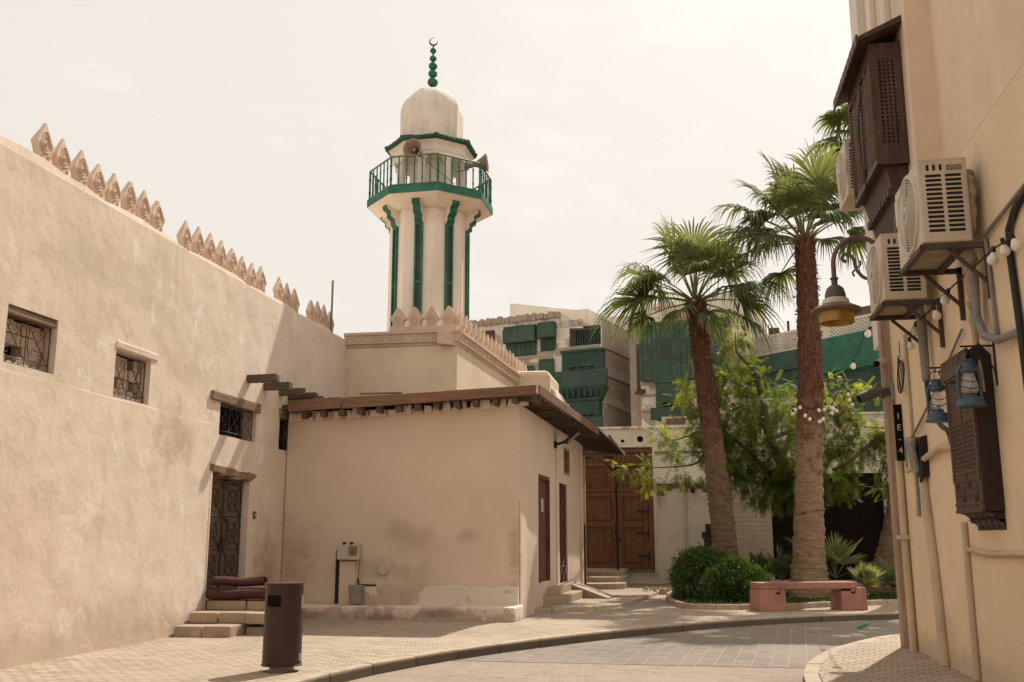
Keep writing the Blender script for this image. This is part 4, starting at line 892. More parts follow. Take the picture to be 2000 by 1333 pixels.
ac('farthest air conditioner peeking out beyond the wooden lattice bay', 15.85, 16.72, 2.69, 3.12, 6.98, 7.92, False)

# ------------------------------------------------------------------ carved meter box
bx = thing('carved_box', 'tall dark brown carved wooden box with comb crest on the cream wall', 'wall box', (XR, 11.6, 2.7))
X0, Y0, Y1, Z0, Z1 = 3.0, 11.05, 12.1, 1.87, 3.36
mb = MB(); mb.box(X0+.012, XR-.002, Y0, Y1, Z0, Z1); mb.build('body', M['boxside'] if 'boxside' in M else flat('boxside', (.030, .015, .014), .5), bx, bevel=.006)
M['boxfront'] = paint('brown_metal_front', (.105, .062, .046), .55, .2, scale=3)
mb = MB(); mb.box(X0-.004, X0+.011, Y0+.0, Y1, Z0, Z1)
for (a, b) in ((Y0, Y0+.07), ((Y0+Y1)/2-.025, (Y0+Y1)/2+.025), (Y1-.07, Y1)): mb.box(X0-.016, X0, a, b, Z0+.33, Z1)
for z in (Z0, Z0+.08, Z0+.33, Z0+.42, Z1-.06): mb.box(X0-.014, X0, Y0, Y1, z, z+.03)
for c in range(2):
    y0, y1 = Y0+.07+c*.48, Y0+.50+c*.48
    for k in range(11): z = Z0+1.0+k*.042; mb.hexa([(X0-.001, y0, z), (X0-.014, y0, z), (X0-.014, y1, z+.05), (X0-.001, y1, z+.05)], [(X0-.001, y0, z+.016), (X0-.014, y0, z+.016), (X0-.014, y1, z+.066), (X0-.001, y1, z+.066)])
    for i in range(9): y = y0+(y1-y0)*i/8; mb.box(X0-.010, X0, y-.008, y+.008, Z0+.47, Z0+.97)
    for k in range(11): z = Z0+.47+k*.05; mb.box(X0-.012, X0, y0, y1, z-.007, z+.007)
    for rr in (.05, .09, .13):
        for zc in (Z0+.17, Z0+.25): mb.tube([(X0-.008, (y0+y1)/2+rr*1.4*cos(q), zc+rr*.75*sin(q)) for q in [2*pi*j/14 for j in range(15)]], .008, 4)
mb.build('front_panel', M['boxfront'], bx)
mb = MB(); mb.box(X0-.05, X0-.01, Y0-.01, Y1+.03, Z1+.0, Z1+.10)
for k in range(10): y = Y0+k*.108; mb.prism([(0, 0), (.075, 0), (.075, .09), (.06, .12), (.015, .12), (0, .09)], (X0-.05, y, Z1+.1), (0, 1, 0), (0, 0, 1), (.04, 0, 0))
mb.build('crest', M['boxfront'], bx)
mb = MB(); mb.prism([(0, 0), (XR-X0, 0), (XR-X0, .14), (.1, .27), (-.01, .2), (-.04, .1)], (X0, Y0+.0, Z1+.0), (1, 0, 0), (0, 0, 1), (0, .04, 0)); mb.build('end_board', bpy.data.materials['boxside'], bx)
for i in range(2):
    for k in range(5):
        mb = MB(); y = Y0+.02+k*.21; x = X0+.02+i*.075; mb.prism([(0, 0), (.06, -.02), (.10, -.06), (.115, -.11), (XR-x-.005, -.11), (XR-x-.005, 0)], (x, y, Z0-.002-i*.075), (1, 0, 0), (0, 0, 1), (0, .17, 0)); mb.build('corbel', bpy.data.materials['boxside'], bx, bevel=.008)
# ------------------------------------------------------------------ storm lanterns on wall brackets
def lantern(label, x, y, ztop, zbot, yb):
    t = thing('storm_lantern', label, 'lantern', (x, y, zbot), 'blue storm lanterns on wall brackets'); h = zbot
    s_ = (ztop-zbot)/.50
    mb = MB(); mb.lathe([(0, h), (.145, h), (.152, h+.02), (.135, h+.035), (.128, h+.085), (.06, h+.115), (.05, h+.13)], (x, y, 0), 24); mb.build('fuel_tank', M['blue'], t, smooth=True, auto=35)
    mb = MB(); mb.lathe([(.05, h+.13), (.085, h+.17), (.088, h+.21), (.06, h+.32), (.055, h+.36)], (x, y, 0), 20); mb.build('chimney_glass', M['glass'], t, smooth=True)
    mb = MB(); mb.lathe([(.055, h+.12), (.06, h+.14), (.02, h+.16), (.012, h+.2)], (x, y, 0), 14); mb.build('burner', M['lampgrey'], t)
    mb = MB(); mb.lathe([(.06, h+.355), (.085, h+.375), (.085, h+.40), (.065, h+.42), (.062, h+.47), (.075, h+.485), (.05, h+.50), (0, h+.50)], (x, y, 0), 20); mb.build('hood', M['blue'], t, smooth=True, auto=35)
    for sg in (-1, 1):
        mb = MB(); mb.tube(spline([(x+sg*.105, y, h+.06), (x+sg*.112, y, h+.2), (x+sg*.105, y, h+.36), (x+sg*.07, y, h+.44)], 5), .016, 8); mb.build('side_tube', M['blue'], t, smooth=True)
    for q in range(2): mb = MB(); mb.tube([(x+.095*cos(a), y+.095*sin(a), h+.20+q*.07+.02*cos(2*a)) for a in [2*pi*j/16 for j in range(17)]], .004, 4); mb.build('wire_guard', M['dark'], t)
    mb = MB(); mb.tube([(x+.10*cos(a), y, h+.44+.16*sin(a)) for a in [pi*j/12 for j in range(13)]], .005, 4); mb.build('bail', M['dark'], t)
    zt = h+.64
    mb = MB(); mb.tube([(x, y, h+.58), (x, y, zt)], .006, 4); mb.tube([(x-.06, y, zt), (XR, yb, zt)], .011, 4); mb.tube([(XR-.012, yb, zt+.05), (XR-.012, yb, zt-.42)], .012, 4)
    mb.tube([(XR-.02, yb, zt-.3)]+[(XR-.02-.09*(1-cos(a)), yb, zt-.3+.14*sin(a)) for a in [pi/2*j/6 for j in range(7)]]+[(x+.05, y, zt-.05)], .008, 4)
    mb.tube([(q[0], y, q[1]) for q in scroll(x+.07, zt-.07, .05, 0, 1.2, 14)], .007, 4); mb.build('bracket', M['dark'], t)
lantern('blue storm lantern hanging lower, left of the carved box', 2.93, 12.26, 3.42, 2.93, 12.26)
lantern('blue storm lantern hanging in front of the carved box', 2.93, 10.9, 3.42, 2.93, 10.9)

# ------------------------------------------------------------------ street lamp on a scrolled arm
t = thing('street_lamp', 'bronze bell-shaped street lamp hanging from a scrolled wall arm', 'lamp', (XR, 15.0, 5.3))
lx, ly = 2.27, 15.0; lz = AX(1635, 635, lx).z if False else 4.72
mb = MB(); mb.lathe([(.365, lz+.20), (.36, lz+.17), (.25, lz+.155)], (lx, ly, 0), 40); mb.lathe([(.365, lz+.20), (.30, lz+.235), (.21, lz+.28)], (lx, ly, 0), 40); mb.build('brim', M['lampbrown'], t, smooth=True, auto=50)
mb = MB(); mb.lathe([(.25, lz+.16), (.25, lz), (.245, lz-.004), (.24, lz), (.235, lz+.15)], (lx, ly, 0), 40); mb.lathe([(.235, lz+.10), (0, lz+.13)], (lx, ly, 0), 24); mb.build('skirt', M['brass'], t, smooth=True, auto=50)
mb = MB(); mb.lathe([(.21, lz+.27), (.20, lz+.30), (.185, lz+.355), (.15, lz+.375)], (lx, ly, 0), 32); mb.build('collar', M['plastic'], t, smooth=True, auto=50)
mb = MB(); mb.lathe([(.155, lz+.37), (.15, lz+.43), (.125, lz+.52), (.07, lz+.57), (.045, lz+.575), (.045, lz+.66), (.06, lz+.665), (.06, lz+.69), (.03, lz+.70)], (lx, ly, 0), 32); mb.build('cap', M['lampgrey'], t, smooth=True, auto=50)
mb = MB(); z0 = lz+.68
mb.tube([(lx, ly, z0), (lx, ly, z0+.22)]+[(lx+.36-.36*cos(a), ly, z0+.22+.40*sin(a)) for a in [pi*j/16 for j in range(1, 14)]]+[(lx+.64, ly, z0+.30), (lx+.56, ly, z0+.20)], .036, 10)
mb.tube([(q[0], ly, q[1]) for q in scroll(lx+.55, z0+.16, .10, R(60), -1.1, 18, .35)], .028, 8)
mb.tube(spline([(lx+.19, ly, z0+.24), (lx+.13, ly, z0+.30), (lx+.19, ly, z0+.37), (lx+.29, ly, z0+.30), (lx+.33, ly, z0+.12), (lx+.46, ly, z0-.02), (lx+.66, ly, z0+.04), (lx+.94, ly, z0+.1)], 6), .027, 8)
mb.tube(spline([(lx+.33, ly, z0+.14), (lx+.27, ly, z0+.08), (lx+.29, ly, z0+.02)], 5), .016, 6); mb.tube(spline([(lx+.33, ly, z0+.14), (lx+.39, ly, z0+.2), (lx+.38, ly, z0+.26)], 5), .016, 6)
mb.tube([(lx+.7, ly, z0+.52), (lx+.94, ly, z0+.5)], .036, 8); mb.box(XR-.03, XR, ly-.1, ly+.1, z0-.1, z0+.7); mb.build('arm', M['lampbrown'], t, smooth=True, auto=50)

# ------------------------------------------------------------------ pipes, conduits, cables on the wall
def pipe(label, pts, r, mat, name='pipe', cat='pipe', n=10, group=None): mb = MB(); mb.tube(pts, r, n); return tag(mb.build(name, M[mat], smooth=True, auto=60), label, cat, group)
pipe('thick cream drain pipe on the wall below the grey junction box', [(3.165, 14.36, 2.4), (3.165, 14.1, 1.2), (3.165, 13.95, 0)], .066, 'cream_pvc')
pipe('cream drain pipe with dark stained foot below the carved box', [(3.18, 12.55, 1.78), (3.18, 12.55, .02)], .04, 'cream_pvc')
pipe('cream down pipe beside the timber post', [(3.15, 15.78, 2.75), (3.15, 15.78, 1.62), (3.15, 15.72, 0)], .055, 'cream_pvc')
mb = MB(); mb.box(3.05, 3.21, 15.68, 15.88, 1.58, 1.64); tag(mb.build('pipe_clamp', M['cream_pvc'], bevel=.01), 'flat cream clamp round the down pipe beside the timber post', 'clamp')
pipe('horizontal cream pipe running along the wall under the carved box', [(3.18, 12.5, 1.47), (3.18, 11.6, 1.43), (3.18, 9.5, 1.47), (3.18, 6, 1.5)], .03, 'cream_pvc')
pipe('tall narrow cream conduit on the wall left of the lanterns', [(3.18, 14.9, 4.5), (3.18, 14.9, 2.2), (3.18, 14.95, 1.9)], .022, 'cream_pvc')
pipe('grey conduit climbing diagonally to the upper right of the cream wall', [(3.17, 10.76, 4.72), (3.17, 9.58, 4.79), (3.17, 7.5, 4.95)], .022, 'greypipe')
pipe('thin grey vertical conduit left of the dark conduit on the cream wall', [(3.18, 10.76, 4.70), (3.18, 10.7, 3.9), (3.18, 10.68, 3.55)], .02, 'greypipe')
pipe('dark conduit dropping at the right edge beside the string lights', [(3.17, 8.6, 4.9), (3.17, 9.75, 4.68), (3.17, 9.98, 4.55), (3.17, 10.02, 4.3), (3.17, 9.95, 3.6), (3.17, 9.9, 2.9)], .035, 'dark')
pipe('grey cable bundle looping down to a hole beside the taped pipes', [(3.1, 11.0, 4.35), (3.09, 11.0, 3.9), (3.09, 10.8, 3.66), (3.11, 10.4, 3.54), (3.15, 10.0, 3.52), (3.20, 9.98, 3.50)], .045, 'greypipe', 'cable_bundle', 'cable')
mb = MB(); pts = spline([(3.0, 11.1, 5.05), (3.08, 10.97, 5.42), (3.10, 10.86, 5.38), (3.10, 10.88, 5.0), (3.09, 10.98, 4.7), (3.09, 11.05, 4.3), (3.10, 11.12, 3.98), (3.09, 11.1, 3.6), (3.10, 11.0, 3.1)], 7); n = len(pts)
mb.tube(pts, [.055+.016*sin(k*1.9)+.008*sin(k*4.1) if k < n*.8 else .04-.03*(k-n*.8)/(n*.2) for k in range(n)], 10); tag(mb.build('taped_pipe', paint('yellowed_pipe_tape', (.40, .31, .215), .75, .4, (.20, .165, .13), scale=5, bump=.5), smooth=True), 'thick taped pipe bundle hanging beside the nearest air conditioner', 'pipe')
pipe('taped grey pipe pair dropping from the middle air conditioner', spline([(3.0, 13.0, 4.7), (3.05, 13.3, 4.55), (3.1, 13.5, 4.3), (3.11, 13.5, 3.6)], 6), .055, 'greypipe', 'taped_pipe')
pipe('black hose curving down to the lower lantern', spline([(3.11, 13.5, 3.62), (3.1, 13.4, 3.35), (3.1, 13.0, 3.0), (3.1, 12.6, 2.85), (3.12, 12.55, 2.7)], 6), .03, 'dark', 'hose', 'hose')
pipe('grey cable running up along the wall to the grey junction box', spline([(3.17, 11.9, 3.95), (3.17, 13.2, 3.5), (3.17, 14.7, 3.05), (3.17, 15.3, 2.95), (3.17, 15.35, 2.6)], 6), .016, 'greypipe', 'cable', 'cable')
pipe('pale cable duct from the junction box towards the carved box', [(3.15, 12.1, 2.62), (3.15, 13.3, 2.72), (3.15, 15.2, 2.55)], .04, 'cream_pvc', 'cable_duct', 'duct')
mb = MB()
for k in range(4): mb.tube([(3.12+.02*k+.015*sin(q*2+k), 15.15+.13*cos(q)*(1+.15*k)+.05*k, 3.95+.28*sin(q)*(1-.07*k)) for q in [2*pi*j/18 for j in range(19)]], .008, 4)
mb.tube([(3.15, 15.15, 4.2), (3.16, 15.2, 4.45)], .007, 4)
tag(mb.build('cable_coil', M['dark']), 'coil of thin dark cable tied to the wall near the timber post', 'cable')
jb = thing('junction_box', 'tilted grey junction box with an open black back on the cream wall', 'box', (3.1, 14.5, 2.7))
mb = MB(Matrix.Translation((3.06, 14.42, 2.72)) @ Matrix.Rotation(R(14), 4, 'X') @ Matrix.Rotation(R(-12), 4, 'Y')); mb.box(-.035, .035, -.16, .16, -.23, .23); mb.build('cover', M['steelgrey'], jb, bevel=.02)
mb = MB(); mb.box(3.12, 3.2, 14.15, 14.45, 2.4, 2.95, jit=.015); mb.tube([(3.12, 14.2, 2.45), (3.12, 14.3, 2.35), (3.12, 14.36, 2.4)], .02, 5); mb.build('backing', M['dark'], jb)
mb = MB(); mb.box(3.185, 3.205, 14.85, 14.9, 1.9, 2.5); tag(mb.build('metal_strip', M['greypipe']), 'short grey metal strip on the wall below the junction box', 'strip')
# house code plate
npl = thing('code_plate', 'narrow black vertical plate with white characters beside the timber post', 'sign', (3.14, 15.6, 3.1))
p, q = AY(1757, 790, 15.6), AY(1771, 900, 15.6); p.x = 3.09; mb = MB(); mb.box(3.095, 3.205, 15.6, 15.64, q.z, p.z); mb.build('plate', M['black'], npl)
def text3d(body, size, loc, rotz, mat, parent, name='lettering'):
    c = bpy.data.curves.new('t', 'FONT'); c.body = body; c.size = size; c.extrude = .003; c.align_x = 'CENTER'; o = bpy.data.objects.new('t', c); col.objects.link(o)
    bpy.context.view_layer.update(); dg = bpy.context.evaluated_depsgraph_get(); me = bpy.data.meshes.new_from_object(o.evaluated_get(dg)); bpy.data.objects.remove(o); bpy.data.curves.remove(c)
    me.materials.clear(); me.materials.append(mat); ob = bpy.data.objects.new(name, me); col.objects.link(ob)
    me.transform(Matrix.Translation(Vector(loc)-world_origin(parent)) @ Matrix.Rotation(rotz, 4, 'Z') @ Matrix.Rotation(pi/2, 4, 'X')); ob.parent = parent; return ob
for k, chx in enumerate(('1', 'E', '-', '4')): text3d(chx, .13, (3.15, 15.595, p.z-.22-k*.17), 0, M['whiteplastic'], npl)
# cameras on the post
cc = thing('security_camera', 'larger grey bullet camera on an arm pointing left from the timber post', 'camera', (3.0, 16.1, 4.0), 'security cameras on the timber post')
a, b = AY(1678, 780, 15.9), AY(1712, 766, 16.0); mb = MB(); d_ = (a-b).normalized(); mb.tube([a, a+(b-a)*.15, b], [.075, .085, .08], 14); mb.build('body', M['lampgrey'], cc, smooth=True, auto=40)
mb = MB(); mb.tube([a+d_*.004, a-d_*.01], [.055, .055], 14); mb.build('lens', M['black'], cc)
q = AY(1740, 767, 16.1); mb = MB(); mb.tube([b+Vector((-.05, 0, -.02)), b+Vector((.12, 0, .03)), q], .03, 8); mb.tube([q+Vector((-.16, 0, 0)), q], .085, 12); mb.build('arm', M['lampgrey'], cc, smooth=True, auto=40)
mb = MB(); mb.box(q.x-.02, q.x+.16, 15.98, 16.2, q.z-.14, q.z+.14); mb.build('mount', M['steelgrey'], cc, bevel=.012)
c2 = thing('security_camera', 'small pale camera with black lens above the larger one on the timber post', 'camera', (3.0, 16.1, 4.5), 'security cameras on the timber post')
a, b = AY(1713, 711, 15.95), AY(1727, 706, 16.1); mb = MB(); mb.tube([a, b], .06, 12); mb.build('body', M['plastic'], c2, smooth=True, auto=40); mb = MB(); d_ = (a-b).normalized(); mb.tube([a+d_*.02, a-d_*.01], .052, 12); mb.build('lens', M['black'], c2)

# ------------------------------------------------------------------ string lights
bulb_me = {}
def make_bulb(parent, loc, socket=True, s=1.0, tilt=(0, 0)):
    if 'b' not in bulb_me:
        m1 = MB(); m1.lathe([(.022, -.04), (.03, -.06), (.052, -.10), (.056, -.125), (.045, -.155), (.02, -.172), (0, -.175)], n=14); o1 = m1.build('bulb', M['lightbulb'], None, smooth=True)
        m2 = MB(); m2.lathe([(.012, .03), (.024, .02), (.026, -.045), (.02, -.05)], n=10); o2 = m2.build('socket', M['dark'], None)
        bulb_me['b'], bulb_me['s'] = o1.data, o2.data; bpy.data.objects.remove(o1); bpy.data.objects.remove(o2)
    o = bpy.data.objects.new('bulb', bulb_me['b']); col.objects.link(o); o.parent = parent; o.location = Vector(loc)-world_origin(parent); o.scale = (s, s, s); o.rotation_euler = (tilt[0], tilt[1], 0)
    if socket: k = bpy.data.objects.new('socket', bulb_me['s']); col.objects.link(k); k.parent = o
sl_ = thing('string_lights', 'string of white bulbs running along the cream wall and across to the tall palm', 'string lights', (3.1, 12, 4.5))
W = [(3.12, 8.0, 4.75), (3.1, 9.4, 4.66)]; bl_ = []
for (px, py) in ((1975, 460), (1940, 487), (1893, 530), (1852, 568), (1823, 600), (1789, 632)): v = AX(px, py, 3.08); W.append(tuple(v)); bl_.append(v)
for (px, py, y) in ((1766, 655, 15.2), (1700, 640, 17.5), (1668, 705, 21.0), (1625, 790, 26.6)): v = AY(px, py, y); W.append(tuple(v)); bl_.append(v)
cb = spline(W, 7); mb = MB(); mb.tube(cb, .010, 5); mb.build('cable', M['dark'], sl_)
for i, v in enumerate(bl_): make_bulb(sl_, v, True, 1.0 if i < 7 else 1.05, (random.uniform(-.3, .3), random.uniform(-.3, .5)))
for (px, py) in ((1958, 470), (1776, 662)): make_bulb(sl_, AX(px, py, 3.08), True, .9, (.2, -.2))
# ------------------------------------------------------------------ low wall behind the square with gate and shop doors
BY = 36.0; BF = Facade((0, BY), 0)
bwl = thing('courtyard_wall', 'low whitewashed courtyard wall with parapet behind the palms', 'wall', (1, BY, 0))
mb = MB(BF.M); zt1, zt2 = 5.45, 5.80
wall_grid(mb, -5.2, 1.4, .1, zt1, [(-3.95, -1.18, .1, 4.80)], .3, .6)
wall_grid(mb, 1.404, 9.5, .1, zt2, [(2.86, 6.62, .1, 3.80)], .35, .6); mb.build('wall', M['whitewall'], bwl)
mb = MB(BF.M); mb.box(-5.2, 1.41, -.06, .62, zt1, zt1+.09); mb.box(1.41, 9.5, -.06, .62, zt2, zt2+.09); mb.build('coping', M['oldhouse'], bwl, bevel=.02)
mb = MB(BF.M); mb.box(-1.1, 2.8, -.035, .0, 4.55, 4.64); mb.build('string_course', M['lintel'], bwl)
mb = MB(BF.M); mb.box(1.42, 2.85, -.06, -.003, .1, 3.25); mb.box(6.63, 8.6, -.06, -.003, .1, 3.25)
M['blockwork'] = pavers('pale_blockwork', (.56, .47, .37), (.49, .40, .31), (.36, .28, .2), .62, .155, .012, var=.3)
_n = M['blockwork'].node_tree   # courses on an upright face: use x and z
for nd in list(_n.nodes):
    if nd.type == 'MAPPING' and not nd.inputs[0].is_linked: pass
def upright(m):
    nt = m.node_tree; br = [n for n in nt.nodes if n.type == 'TEX_BRICK'][0]; src = br.inputs['Vector'].links[0].from_socket
    sp = nt.nodes.new('ShaderNodeSeparateXYZ'); cb = nt.nodes.new('ShaderNodeCombineXYZ'); nt.links.new(src, sp.inputs[0]); nt.links.new(sp.outputs[0], cb.inputs[0]); nt.links.new(sp.outputs[2], cb.inputs[1]); nt.links.new(cb.outputs[0], br.inputs['Vector'])
upright(M['blockwork'])
for (a, b) in ((1.42, 2.85), (6.63, 8.6)): mb = MB(BF.M); mb.box(a, b, -.06, -.003, .1, 3.25); mb.build('blockwork_panel', M['blockwork'], bwl)
# white projecting shed wall right of the gate
sh = thing('shed', 'small white flat shed with a damp dark top band right of the gate', 'shed', (0, 34, 0))
SF = Facade((-1.02, 34.6), 0); mb = MB(SF.M); wall_grid(mb, 0, 2.35, .1, 3.42, (), .1, 1.3); mb.build('wall', plaster('shed_white', (.80, .71, .61), (.66, .56, .46), None, streak=.2, bump=.2, cracks=False, stains=[((-.2, 34.6, 3.4), (1.6, .5, .35), (.22, .18, .145), .85), ((-.95, 34.6, 2.9), (.3, .5, .5), (.27, .22, .18), .7)]), sh, bevel=.015)
mb = MB(SF.M); mb.box(-.04, 2.4, -.05, 1.3, 3.42, 3.49); mb.build('roof', M['whitewall'], sh)
mb = MB(SF.M); s = SF.loc(1337, 950)[0]; mb = MB(SF.M)
for k in range(9): mb.box(.01+k*.255, .01+(k+1)*.255, -.004, .0, 3.40-random.uniform(.1, .42), 3.42)
mb.build('damp_band', paint('damp_stain', (.21, .175, .14), .95, .4), sh); mb = MB(SF.M); mb.tube([(s, -.06, .1), (s, -.06, 3.25), (s, -.06, 3.42), (s+.3, -.06, 3.47), (s+.75, -.06, 3.38)], .055, 8); mb.build('pipe', M['whiteplastic'], sh)
mb = MB(SF.M); s = SF.loc(1350, 957)[0]; mb.tube([(s+.05, -.02, 3.2), (s+.05, -.28, 3.16)], .08, 10); tag(mb.build('spout', M['dark']), 'short black spout poking out of the white shed top', 'spout')
# boxes stacked by the shed
for k, (x0, x1, z0, z1, lab) in enumerate(((.50, 1.05, 1.28, 1.58, 'lowest of the black boxes stacked beside the left palm'), (.44, 1.0, 1.585, 1.80, 'middle black box of the stack beside the left palm'), (.56, 1.0, 1.805, 2.05, 'topmost black box of the stack beside the left palm'))):
    mb = MB(); mb.box(x0, x1, 33.6, 34.2, z0, z1); b_ = thing('black_box', lab, 'box', (x0, 33.6, z0), 'black boxes beside the left palm'); mb.build('body', M['dark'], b_, bevel=.02); mb = MB(); mb.box(x0-.012, x1+.012, 33.588, 34.21, z1-.05, z1+.001); mb.build('lid', M['dark'], b_, bevel=.01)
mb = MB(); mb.box(.3, 1.2, 33.4, 34.5, .05, 1.275); tag(mb.build('block_pier', M['whitewall'], bevel=.02), 'pale rendered block under the stack of black boxes', 'block')
# big wooden gate
ga = thing('wooden_gate', 'tall brown double wooden gate with carved geometric frieze', 'gate', (-2.55, BY, .5))
GX0, GX1, GZ0, GZ1 = -3.92, -1.20, .52, 4.76; gm = -2.46
mb = MB(BF.M); mb.box(GX0, GX0+.14, .08, .24, GZ0, GZ1); mb.box(GX1-.16, GX1, .08, .24, GZ0, GZ1); mb.box(GX0+.14, GX1-.16, .08, .24, GZ1-.14, GZ1); mb.box(GX0+.14, GX1-.16, .09, .24, 4.13, 4.25); mb.box(GX0+.14, GX1-.16, .09, .24, 3.22, 3.32); mb.build('frame', M['gatewood'], ga, bevel=.012)
mb = MB(BF.M); mb.box(GX0+.14, GX1-.16, .17, .24, 4.25, GZ1-.14)
n = 14
for k in range(n): a = GX0+.2+k*(GX1-GX0-.42)/n; mb.box(a, a+.06, .12, .18, 4.28, GZ1-.17); 
mb.build('arcade', M['gatewood'], ga)
mb = MB(BF.M); mb.box(GX0+.14, GX1-.16, .16, .23, 3.32, 4.13); fz = mb.build('frieze', M['gatewood'], ga)
mb = MB(BF.M); w_ = .62; nn = 4
for k in range(nn):
    a = GX0+.14+k*(GX1-GX0-.30)/nn; b = GX0+.14+(k+1)*(GX1-GX0-.30)/nn; m, zm = (a+b)/2, 3.725; r = .011
    for (p, q) in (((a, 3.34), (b, 4.11)), ((b, 3.34), (a, 4.11)), ((m, 3.34), (m, 4.11)), ((a, zm), (b, zm)), ((a+.06, zm), (m, 4.06)), ((m, 4.06), (b-.06, zm)), ((b-.06, zm), (m, 3.39)), ((m, 3.39), (a+.06, zm)), ((a, 3.34), (a, 4.11)), ((a+.12, 3.5), (b-.12, 3.5)), ((a+.12, 3.95), (b-.12, 3.95))): mb.tube([(p[0], .155, p[1]), (q[0], .155, q[1])], .018, 4)
mb.build('moulding', M['gatewood'], fz)
for (a, b, lf) in ((GX0+.15, gm-.01, 0), (gm+.01, GX1-.17, 1)):
    mb = MB(BF.M); mb.box(a, b, .14, .20, GZ0+.02, 3.21); le = mb.build('leaf', M['gatewood'], ga)
    mb = MB(BF.M)
    for s in (a, b-.17): mb.box(s, s+.17, .105, .14, GZ0+.02, 3.21)
    for z, h in ((GZ0+.02, .16), (1.98, .2), (3.06, .15)): mb.box(a+.17, b-.17, .107, .14, z, z+h)
    mb.build('stile', M['gatewood'], le, bevel=.012)
    for (z0, z1) in ((GZ0+.22, 1.93), (2.22, 3.02)):
        mb = MB(BF.M); mb.box(a+.24, b-.24, .118, .14, z0+.06, z1-.07, taper=0); mb.tube([(a+.2, .125, z0+.03), (b-.2, .125, z0+.03), (b-.2, .125, z1-.12), (b-.27, .125, z1-.03), (a+.27, .125, z1-.03), (a+.2, .125, z1-.12), (a+.2, .125, z0+.03)], .02, 5); mb.build('panel', M['gatewood'], le)
    if lf:
        for z in (.95, 1.75, 2.5): mb = MB(BF.M); mb.box(b-.42, b+.05, .085, .105, z, z+.055); mb.box(b-.05, b+.03, .08, .1, z-.1, z+.15); mb.build('hinge', M['dark'], le)
    else:
        mb = MB(BF.M); mb.box(b-.1, b-.05, .06, .105, 1.7, 2.1); mb.box(b-.15, b+.12, .07, .105, 1.52, 1.57); mb.build('bolt', M['dark'], le)
# black shop doors
sdr = thing('shop_door', 'wide black panelled folding shop doors behind the tall palm', 'door', (4.7, BY, .6))
mb = MB(BF.M); mb.box(2.87, 6.61, .2, .34, 3.3, 3.79); mb.build('transom', M['blackdoor'], sdr)
for k in range(5):
    a = 2.88+k*.746; b = a+.735; mb = MB(BF.M); mb.box(a, b, .22, .28, .2, 3.29); le = mb.build('leaf', M['blackdoor'], sdr); mb = MB(BF.M)
    for s in (a, b-.09): mb.box(s, s+.09, .19, .22, .25, 3.28)
    for z in (.25, 1.1, 1.85, 2.02, 3.16): mb.box(a+.09, b-.09, .192, .22, z, z+.11)
    mb.build('panelling', M['blackdoor'], le, bevel=.01)
mb = MB(BF.M); mb.box(2.5, 6.9, -.6, .34, .0, .2); mb.build('sill', M['concrete'], sdr)
for (px, py) in ((1216, 862), (1250, 858)):
    s, z = BF.loc(px, py); mb = MB(BF.M); mb.lathe([(0, -.01), (.06 if px < 1240 else .11, -.012), (.05, .02)], (s, 0, z), 12, axis='y'); mb.build('hole', M['black'], bwl)
mb = MB(BF.M); s, z = BF.loc(1738, 1000); mb.box(s-.06, s+.06, -.1, -.055, z-.2, z+.2); mb.build('letter_slot', M['lintel'], bwl)
# rooftop window air conditioner above the wall
t = thing('window_air_conditioner', 'white box air conditioner sitting on the low wall below the green bay', 'air conditioner', AY(1318, 830, 37))
a, b = AY(1293, 831, 36.5), AY(1342, 816, 36.5); mb = MB(); mb.box(a.x, b.x, 36.4, 37.2, zt1+.095, b.z+.03); mb.build('casing', M['plastic'], t, bevel=.02)
mb = MB(); mb.box(a.x+.15, b.x-.05, 36.38, 36.399, zt1+.18, b.z-.04); mb.build('grille', paint('brown_grille', (.17, .10, .075), .7), t)

# ------------------------------------------------------------------ old coral houses: left one
FA = Facade((-3.3, 45.0), R(-17)); LA = lambda px, py, out=0: FA.loc(px, py, out)
hA = thing('old_house', 'peeling white old house with green box shutters, left of the narrow gap', 'building', (-6, 46, 0))
def RA(x0, y0, x1, y1, out=0): return FA.rect(x0, y0, x1, y1, out)
sR, _ = LA(1176, 700); sL, _ = LA(938, 640); zA0 = LA(978, 632)[1]; zA = LA(1092, 614)[1]; sM = LA(1095, 640)[0]; zB = LA(1150, 650)[1]; zC = LA(1120, 632)[1]
sT0, zT0 = LA(1112, 640); sT1, zT1 = LA(1174, 672)
mb = MB(FA.M); wall_grid(mb, sL-6, sM, 0, zA-.15, (), .3, 6); wall_grid(mb, sM+.004, sR, 0, zT0+.35, [(sT0, sT1, zT1, zT0)], 1.2, 6); mb.build('wall', M['oldhouse'], hA)
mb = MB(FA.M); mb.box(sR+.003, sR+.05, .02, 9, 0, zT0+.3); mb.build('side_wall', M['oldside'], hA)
for z_ in (4.2, 6.1, 7.6, 8.9, 10.2): mb = MB(FA.M); mb.box(sR+.051, sR+.075, .3, 8.5, z_, z_+.05, jit=.01); mb.build('timber_band', M['beam'], hA)
mb = MB(FA.M)
for k in range(26): s = sL-1+k*(sM-sL+1)/26; z_ = zA-.16; mb.box(s, s+(sM-sL+1)/26-.02, -.14+random.uniform(-.03, .03), .1, z_-random.uniform(0, .04), z_+.28+random.uniform(-.05, .05), jit=.03)
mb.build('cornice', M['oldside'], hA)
mb = MB(FA.M); mb.hexa([(sM-.05, .0, zT0), (sT1-.9, .0, zT0-.1), (sT1-.9, .3, zT0-.1), (sM-.05, .3, zT0)], [(sM-.05, 0, zA+.1), (sT1-.9, .0, zT0+.12), (sT1-.9, .3, zT0+.12), (sM-.05, .3, zA+.1)]); mb.build('sloping_parapet', M['oldhouse'], hA)
